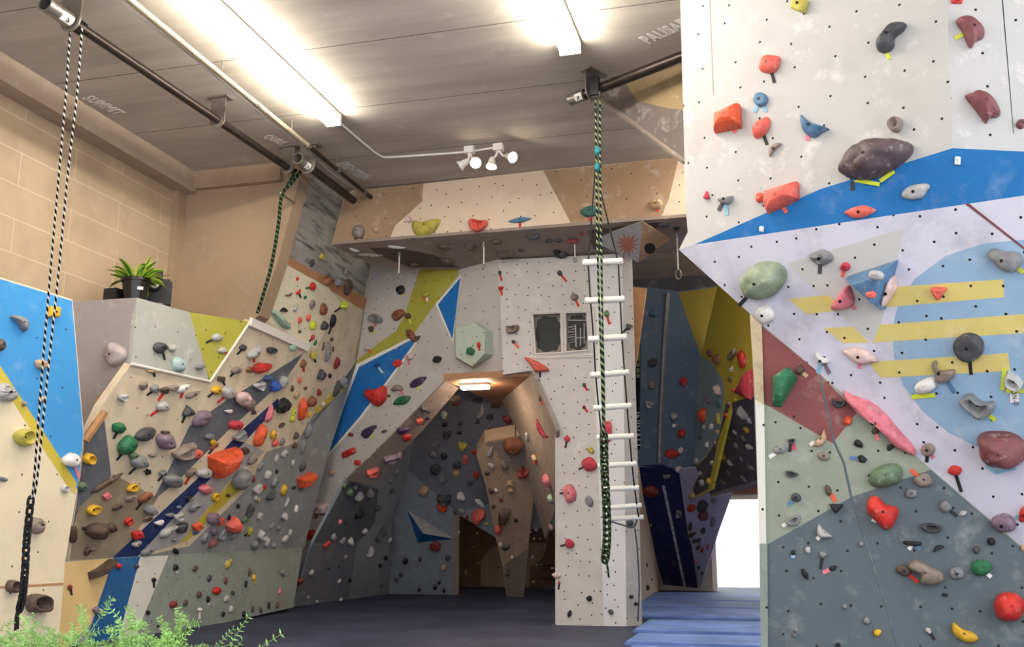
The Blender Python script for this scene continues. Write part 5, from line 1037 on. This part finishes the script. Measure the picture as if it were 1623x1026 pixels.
# ---- corridor
H('G1', 980, 400, 3.946, '222 385 56 44 0 e b;218 690 56 54 0 e C;210 830 46 54 0 e t;195 945 52 44 -20 j s;408 810 66 60 20 w D')
H('G1', 1000, 640, 2.658, '180 55 32 30 0 e s;180 95 18 18 0 e W;213 125 34 34 0 e R;172 212 60 38 0 m R;208 198 24 26 0 e W')
H('G5', 1000, 640, 2.658, '202 278 28 25 0 e W;150 305 36 15 0 c g;200 465 28 28 0 r g;75 515 30 16 30 c g;82 372 70 42 0 e r')
H('G3', 1090, 540, 3.946, '135 80 42 48 50 e E;175 115 76 66 -15 e N;275 80 112 46 22 j t;337 112 112 66 -72 e R;275 180 46 34 0 x W;265 240 52 34 15 f t;185 305 76 62 -50 h p;130 370 60 44 75 e u;195 402 50 30 75 e q;87 465 94 74 65 e O;190 490 46 74 0 t y;145 537 42 36 0 e W;182 570 46 34 20 f T;285 310 30 30 0 e O;260 395 28 22 0 e T;298 375 25 25 0 e Y;238 468 42 26 0 e O;120 652 30 36 0 e W;100 540 28 30 0 e s;75 605 28 30 0 e C;170 640 22 25 0 e T;150 765 30 30 0 e s;50 755 46 38 30 e s;85 890 56 44 0 e s;130 880 36 40 0 e Y;75 830 36 30 0 w s;30 970 46 38 0 e T')
HP('G3', 1090, 540, 3.946, [(392, 178), (402, 372), (308, 335), (350, 250)], 0.2, 'D', 'pink triangular volume by the strand board edge', facet=True, bolt=False)
H('G7', 1090, 540, 3.946, '345 450 92 54 -20 j s;385 500 42 28 -50 f s;365 560 52 36 0 e Y;295 575 40 18 0 c s;350 610 46 20 -10 c g;300 655 46 30 0 e t;385 670 72 40 30 f s;222 722 52 38 0 r Y;265 765 56 22 5 c s;335 740 36 18 -30 c g;255 825 36 14 0 c g;395 800 62 34 25 f g;260 610 36 14 0 c g;220 890 62 32 20 f g;350 870 72 28 10 f g')
H('G6', 1000, 720, 3.355, '325 225 46 34 10 e T;380 280 60 54 0 e C;385 330 56 48 0 e E;320 290 46 38 0 e R;435 365 54 26 85 e g;385 410 34 25 85 e C;315 385 45 24 85 f n;325 430 50 24 30 f n;335 465 22 20 0 s C;360 458 25 22 0 s C;357 497 18 25 0 s n;377 513 18 25 0 e r;408 495 12 30 0 s R;333 575 14 16 0 s r;360 605 13 15 0 s K;378 635 13 15 0 s n;440 250 40 30 0 w g')
H('G8', 1000, 720, 3.355, '87 710 18 26 0 s K;85 590 12 24 0 s n;110 668 10 12 0 s K')
# ---- right wall
HP('H1', 1323, 220, 3.664, [(25, 150), (60, 85), (150, 30), (260, 5), (370, 3), (425, 20), (436, 60), (405, 105), (330, 165), (230, 215), (130, 228), (60, 215), (28, 190)], 0.24, 'z', 'huge plum brown egg shaped sloper above the blue stripe', tapes='K:103:222:-88:80 l:115:240:-10:150 l:265:248:35:100')
HP('H1', 1323, 0, 4.104, [(270, 300), (300, 250), (340, 190), (375, 148), (420, 140), (458, 152), (440, 195), (385, 240), (375, 300), (335, 335), (290, 335)], 0.12, 'C', 'large charcoal bean shaped hold', tapes='l:338:335:-70:54')
HP('H1', 1060, 0, 4.104, [(288, 765), (455, 685), (458, 828), (285, 862)], 0.16, 'O', 'orange red faceted slab volume', facet=True, shift=(0.05, 0.02), tapes='o:432:830:-90:36')
HP('H1', 1060, 0, 4.104, [(850, 742), (880, 768), (935, 800), (985, 815), (1036, 835), (990, 862), (940, 892), (890, 870), (865, 820)], 0.10, 'b', 'steel blue webbed fan shaped hold', tapes='P:905:882:-92:36')
HP('H1', 1060, 220, 3.664, [(553, 312), (745, 252), (747, 350), (690, 378), (568, 432), (546, 385)], 0.15, 'o', 'long salmon red prism shaped hold', facet=True, shift=(0.02, 0.01), tapes='o:665:395:-60:42')
H('H1', 1060, 0, 4.104, '850 30 104 92 -15 b y K:-60:26;655 412 150 104 40 e o K:-75:80;597 648 90 92 0 d b L:-115:50 L:-65:44;600 828 160 84 58 e o K:-70:75;682 965 112 50 48 k t')
H('H1', 1323, 0, 4.104, '392 810 100 92 35 r t')
H('H1', 1060, 220, 3.664, '222 328 36 50 0 t D;330 345 88 70 20 h g C:-118:46 L:-85:66;528 340 48 58 0 e o')
HP('H1b', 1323, 0, 4.104, [(795, 130), (858, 97), (915, 120), (962, 175), (974, 235), (920, 265), (890, 305), (858, 255), (832, 195)], 0.12, 'E', 'maroon scalloped hold with a studded lip', tapes='l:835:225:205:60')
HP('H1b', 1323, 0, 4.104, [(852, 615), (895, 600), (937, 578), (1010, 612), (1050, 670), (1074, 750), (1015, 760), (990, 797), (938, 730), (890, 670)], 0.12, 'E', 'maroon crescent hold with notched ends')
H('H1b', 1323, 0, 4.104, '795 6 76 38 0 b R;1212 805 64 60 30 e E')
H('H2', 1323, 220, 3.664, '145 425 186 72 6 i o;465 308 166 84 15 e s;715 128 34 54 0 b W')
H('H2', 1060, 220, 3.664, '540 525 26 36 0 b W')
HP('H3', 1060, 220, 3.664, [(420, 850), (435, 790), (480, 740), (545, 718), (615, 725), (660, 760), (670, 815), (640, 870), (590, 920), (520, 938), (455, 920), (428, 885)], 0.20, 'S', 'huge green and silver dome hold', tapes='K:452:922:228:66')
HP('H3', 1060, 220, 3.664, [(1035, 852), (1060, 890), (1070, 955), (1020, 988), (935, 995), (985, 915)], 0.12, 'P', 'pink triangular shark fin hold', tapes='P:1060:965:-45:36')
HP('H3', 1323, 220, 3.664, [(55, 810), (352, 712), (275, 1003)], 0.26, 'b', 'steel blue pyramid volume on the white overhang', facet=True, bolt=False, prof='facet', name='pyramid_volume')
MATS['hold steel blue'].node_tree  # (kept: procedural)
PANELS['BV'] = Plane(PANELS['H3'].o + PANELS['H3'].n * 0.24, PANELS['H3'].o + PANELS['H3'].n * 0.24 + PANELS['H3'].u, PANELS['H3'].o + PANELS['H3'].n * 0.24 + PANELS['H3'].v)
H('BV', 1323, 220, 3.664, '240 795 92 58 -8 e s;207 905 74 50 -12 w o')
HP('H3', 1323, 220, 3.664, [(325, 800), (353, 825), (350, 880), (318, 935), (278, 985), (288, 905)], 0.14, 'p', 'pale pink sliver hold beside the blue pyramid')
HP('H3', 1180, 460, 3.42, [(528, 548), (580, 575), (660, 602), (720, 640), (780, 700), (834, 765), (900, 840), (920, 885), (868, 880), (800, 812), (742, 738), (690, 695), (620, 652), (556, 600)], 0.12, 'P', 'long wavy pink rail hold along the overhang edge', tapes='L:600:645:-110:40 W:800:815:-90:70')
H('H3', 1060, 220, 3.664, '885 692 132 84 -10 p g C:-95:52;1025 745 62 48 15 e D o:-105:36')
H('H3', 1180, 460, 3.42, '110 132 108 92 -30 e W;420 372 84 60 -30 h W L:-105:56 u:-62:56;625 358 196 84 -16 i p P:-90:26')
H('H3', 1323, 220, 3.664, '605 900 94 84 180 t o')
HP('H3', 1323, 220, 3.664, [(882, 680), (895, 650), (930, 640), (980, 658), (1040, 660), (1082, 680), (1090, 715), (1060, 755), (1020, 775), (970, 760), (915, 710)], 0.12, 'g', 'large grey peanut shaped hold', tapes='l:1065:752:-40:40')
HP('H3', 1383, 460, 3.42, [(320, 410), (335, 382), (348, 392), (345, 425), (370, 440), (440, 432), (442, 460), (415, 490), (370, 508), (348, 490), (335, 450)], 0.08, 't', 'pale taupe hooked hold', tapes='b:405:490:-58:80')
HP('H3', 1383, 460, 3.42, [(480, 600), (500, 570), (540, 565), (570, 595), (610, 610), (660, 605), (655, 645), (625, 680), (590, 698), (545, 665), (500, 630)], 0.10, 'g', 'grey hourglass jug', prof='crater', tapes='l:635:680:-38:40')
HP('H3', 1383, 460, 3.42, [(562, 815), (590, 782), (660, 775), (740, 782), (805, 820), (832, 880), (820, 925), (770, 960), (720, 972), (650, 945), (590, 890)], 0.20, 'E', 'huge maroon egg shaped sloper', tapes='L:618:950:-35:70 L:672:988:14:110')
H('H3', 1383, 460, 3.42, '520 310 166 152 0 d C K:-84:76;285 520 132 78 22 e W l:-110:12;300 865 76 68 0 d t K:-95:36 P:-55:20;445 978 72 52 0 e R K:-72:96;770 485 110 88 -35 j s l:-120:14')
H('H3', 1403, 700, 3.146, '588 412 126 86 -22 e u l:-88:44;692 365 86 50 85 e R L:200:20;685 530 20 30 0 e T')
HP('H4', 1180, 460, 3.42, [(156, 482), (205, 447), (245, 423), (262, 440), (286, 478), (240, 560), (198, 630), (154, 628)], 0.18, 'G', 'tall green faceted volume on the maroon paint', facet=True, shift=(-0.01, 0.03))
HP('H4', 1200, 700, 3.146, [(555, 190), (575, 150), (630, 118), (690, 112), (725, 140), (725, 185), (690, 215), (630, 228), (575, 222)], 0.16, 'h', 'big mossy green boulder hold')
HP('H4', 1200, 700, 3.146, [(545, 320), (565, 280), (600, 272), (640, 310), (690, 325), (708, 350), (690, 395), (670, 425), (635, 440), (600, 405), (560, 365)], 0.16, 'R', 'big red pillow shaped hold', tapes='W:572:388:-20:26')
HP('H4', 1403, 700, 3.146, [(548, 800), (575, 762), (620, 752), (665, 765), (690, 800), (690, 850), (660, 890), (610, 900), (568, 885), (550, 845)], 0.20, 'R', 'big red double ball hold')
HP('H4', 1403, 700, 3.146, [(112, 620), (135, 592), (175, 595), (225, 625), (282, 655), (285, 695), (240, 718), (180, 708), (175, 670), (130, 645)], 0.13, 't', 'long taupe log shaped hold')
HP('H4', 1403, 700, 3.146, [(332, 920), (345, 905), (385, 935), (440, 955), (465, 985), (440, 1005), (395, 1000), (345, 965)], 0.09, 'Y', 'pale yellow banana shaped hold')
H('H4', 1180, 460, 3.42, '300 435 48 50 0 e n T:-40:30;510 605 78 50 -10 j C;560 708 50 60 -20 w O;710 765 42 36 0 e n P:-75:34;410 802 100 64 60 h T W:215:24;430 902 68 44 -15 e t;255 812 38 34 0 j C K:-100:50 D:-75:40;195 865 74 44 20 e g W:215:40;255 990 66 36 -10 j C;620 835 58 44 -30 f K;637 915 56 44 -20 w K b:175:40;795 850 56 34 30 f K')
H('H4', 1200, 700, 3.146, '195 280 42 54 80 e C b:225:34;355 245 56 30 -70 e n O:-55:42;180 385 78 48 20 j g W:215:30;395 335 78 54 180 t K;335 452 88 62 -40 h s W:225:22;180 555 22 28 0 e K L:-90:14;253 542 30 34 0 e s;328 565 36 34 0 e g K:-100:56;240 665 58 32 -60 f K;378 632 40 26 20 e K P:205:36;438 825 22 28 0 e g;548 895 32 36 0 e g;600 955 38 36 0 e Y;190 955 52 28 70 f g;402 1015 28 22 0 e K;520 512 24 26 0 s g')
H('H4', 1403, 700, 3.146, '190 195 96 70 -10 e t O:140:40;130 260 62 52 0 e g;300 325 62 58 0 e g K:-40:46;388 358 46 26 20 w s;230 420 102 52 -5 j C;138 505 92 34 -5 c K W:-120:22 b:-45:26;265 530 58 28 25 k K;455 540 36 40 0 e C;530 500 40 40 0 e K;95 645 86 52 -10 e n R:-40:56;355 660 66 76 80 p g;480 630 106 80 0 e G W:-45:24;300 765 30 18 0 s K;215 945 40 28 -50 w s K:-55:36')

def TP(pk, ox, oy, sc, x, y, ang, L, w, code):
    """an extra strip of tape, credited to the nearest hold"""
    X, Y = ox + x / sc, oy + y / sc; o = tape(pk, X, Y, ang, L / sc, w / sc, code)
    h = min((q for q in HOLDS if q['pk'] == pk), key=lambda q: (q['x'] - X) ** 2 + (q['y'] - Y) ** 2); h['tapes'].append((o, HC[code][0], ang)); return o
TP('H3', 1383, 460, 3.42, 212, 578, 4, 128, 24, 'l'); TP('H3', 1383, 460, 3.42, 716, 422, -95, 120, 24, 'l'); TP('H3', 1383, 460, 3.42, 724, 546, 0, 96, 22, 'l')
o = TP('H3', 1383, 460, 3.42, 770, 560, -89, 50, 48, 'W'); text('ON-D', o, 'tag_lettering', PANELS['H3'].hit(1383 + 770 / 3.42, 460 + 585 / 3.42, 0.010), -PANELS['H3'].v, PANELS['H3'].u, 0.055, black, 0.8, 0.0004, 0.0)
TP('D', 320, 760, 3.856, 640, 372, -14, 40, 8, 'W'); TP('D', 320, 760, 3.856, 680, 380, 45, 36, 8, 'W')
# ================================================================ LABELS FOR HOLDS AND TAPES
PHR = dict(A='far left panel', B1='mauve head panel', B2='pale head panel', B3='olive panel', C='left overhang', K='left kicker', D='arch leg', HX='hexagonal volume', T='tower', T2='tower', T3='tower side', F='header beam', U='header underside',
           S='arch soffit', F1='left cave wall', F2='cave back wall', F3='cave column', F4='dark cave recess', F5='right arch soffit', G1='slate corridor wall', G3='yellow corridor wall', G5='dark corridor base', G6='lavender panel', G7='dark corridor overhang', G8='plywood foot',
           H1='upper right wall', H1b='upper right wall', H2='blue stripe', H3='right overhang', H4='lower right wall', BV='blue pyramid')
ORD = ['', 'second', 'third', 'fourth', 'fifth', 'sixth', 'seventh', 'eighth', 'ninth', 'tenth', 'eleventh', 'twelfth', 'thirteenth', 'fourteenth', 'fifteenth', 'sixteenth', 'seventeenth', 'eighteenth', 'nineteenth', 'twentieth']
def nw(s): return len(s.split())
for h in HOLDS:
    m = max(h['w'], h['h']); kind = 'foothold' if h['foot'] else 'hold'
    if h['nm'] is None:
        sz = '' if h['foot'] else ('small ' if m < 15 else '' if m < 30 else 'large ')
        h['nm'] = f"{sz}{h['col']} {h['sh']} {kind}".replace('  ', ' ')
        h['base'] = f"{h['nm']} on the {PHR[h['pk']]}"
    else:
        if nw(h['base']) < 8 and ' on the ' not in h['base']: h['base'] += f" on the {PHR[h['pk']]}"
def count(key):
    d = {}
    for h in HOLDS: d.setdefault(h[key], []).append(h)
    return d
byb = count('base'); marks = [h for h in HOLDS if len(byb[h['base']]) == 1 and max(h['w'], h['h']) > 13]
nmc = count('nm')
def rel(h, q):
    dx, dy = h['x'] - q['x'], h['y'] - q['y']
    if abs(dx) > 1.4 * abs(dy): return 'right of' if dx > 0 else 'left of'
    if abs(dy) > 1.4 * abs(dx): return 'below' if dy > 0 else 'above'
    return ('lower' if dy > 0 else 'upper') + (' right of' if dx > 0 else ' left of')
used_labels = set()
for b, L in byb.items():
    if len(L) == 1: L[0]['label'] = b; used_labels.add(b)
for b, L in byb.items():
    if len(L) == 1: continue
    for h in L:
        c = sorted((q for q in marks if q['pk'] == h['pk'] and q is not h), key=lambda q: (q['x'] - h['x']) ** 2 + (q['y'] - h['y']) ** 2)[:4]
        h['label'] = None
        for q in c:
            d = math.hypot(q['x'] - h['x'], q['y'] - h['y'])
            if d > 95: break
            ref = q['nm'] if len(nmc[q['nm']]) == 1 else q['base']
            r = rel(h, q)
            others = [o for o in L if o is not h and rel(o, q) == r and math.hypot(o['x'] - q['x'], o['y'] - q['y']) < 1.7 * d]
            if others: continue
            s = f"{h['nm']} just {r} the {ref}" if 'per ' not in r and 'wer ' not in r else f"{h['nm']} at the {r} the {ref}".replace('right of', 'right of').replace('left of', 'left of')
            if nw(s) <= 13 and s not in used_labels: h['label'] = s; break
        if h['label']: used_labels.add(h['label'])
    rest = [h for h in L if not h['label']]
    xs = sorted(L, key=lambda h: h['x'])
    for h in rest:
        i = xs.index(h); k = len(xs)
        pos = 'leftmost' if i == 0 else 'rightmost' if i == k - 1 else f"{ORD[i]} from the left" if i < len(ORD) else f"{ORD[k - 1 - i]} from the right"
        plural = h['nm'] + 's'
        s = f"{pos} of the {plural} on the {PHR[h['pk']]}"
        h['label'] = s; used_labels.add(s)
for h in HOLDS:
    o = h['o']; foot = h['foot']
    tag(o, h['label'], 'volume' if 'volume' in h['nm'] else 'foothold' if foot else 'climbing hold', ('footholds on the ' if foot else 'climbing holds on the ') + PHR[h['pk']])
    seen = {}
    for t, col, a in h['tapes']:
        a = (a + 360) % 360
        side = 'below' if 225 <= a <= 315 else 'left of' if 135 <= a < 225 else 'right of' if a > 315 or a < 45 else 'above'
        seen[(col, side)] = seen.get((col, side), 0) + 1
        s = f"{col} tape strip {side} the {h['label']}"
        if nw(s) > 16: s = f"{col} tape {side} the {h['label']}"
        if nw(s) > 16: s = f"{col} tape by {h['label']}"
        for cut in (' small', ' just', ' climbing', ' the'):
            while nw(s) > 16 and cut + ' ' in s: s = s.replace(cut + ' ', ' ', 1)
        if s in used_labels: s = s.replace(' tape strip', ' second tape', 1)
        used_labels.add(s); tag(t, s, 'tape')
# ---- lift a shared label check (nothing is printed in normal use)
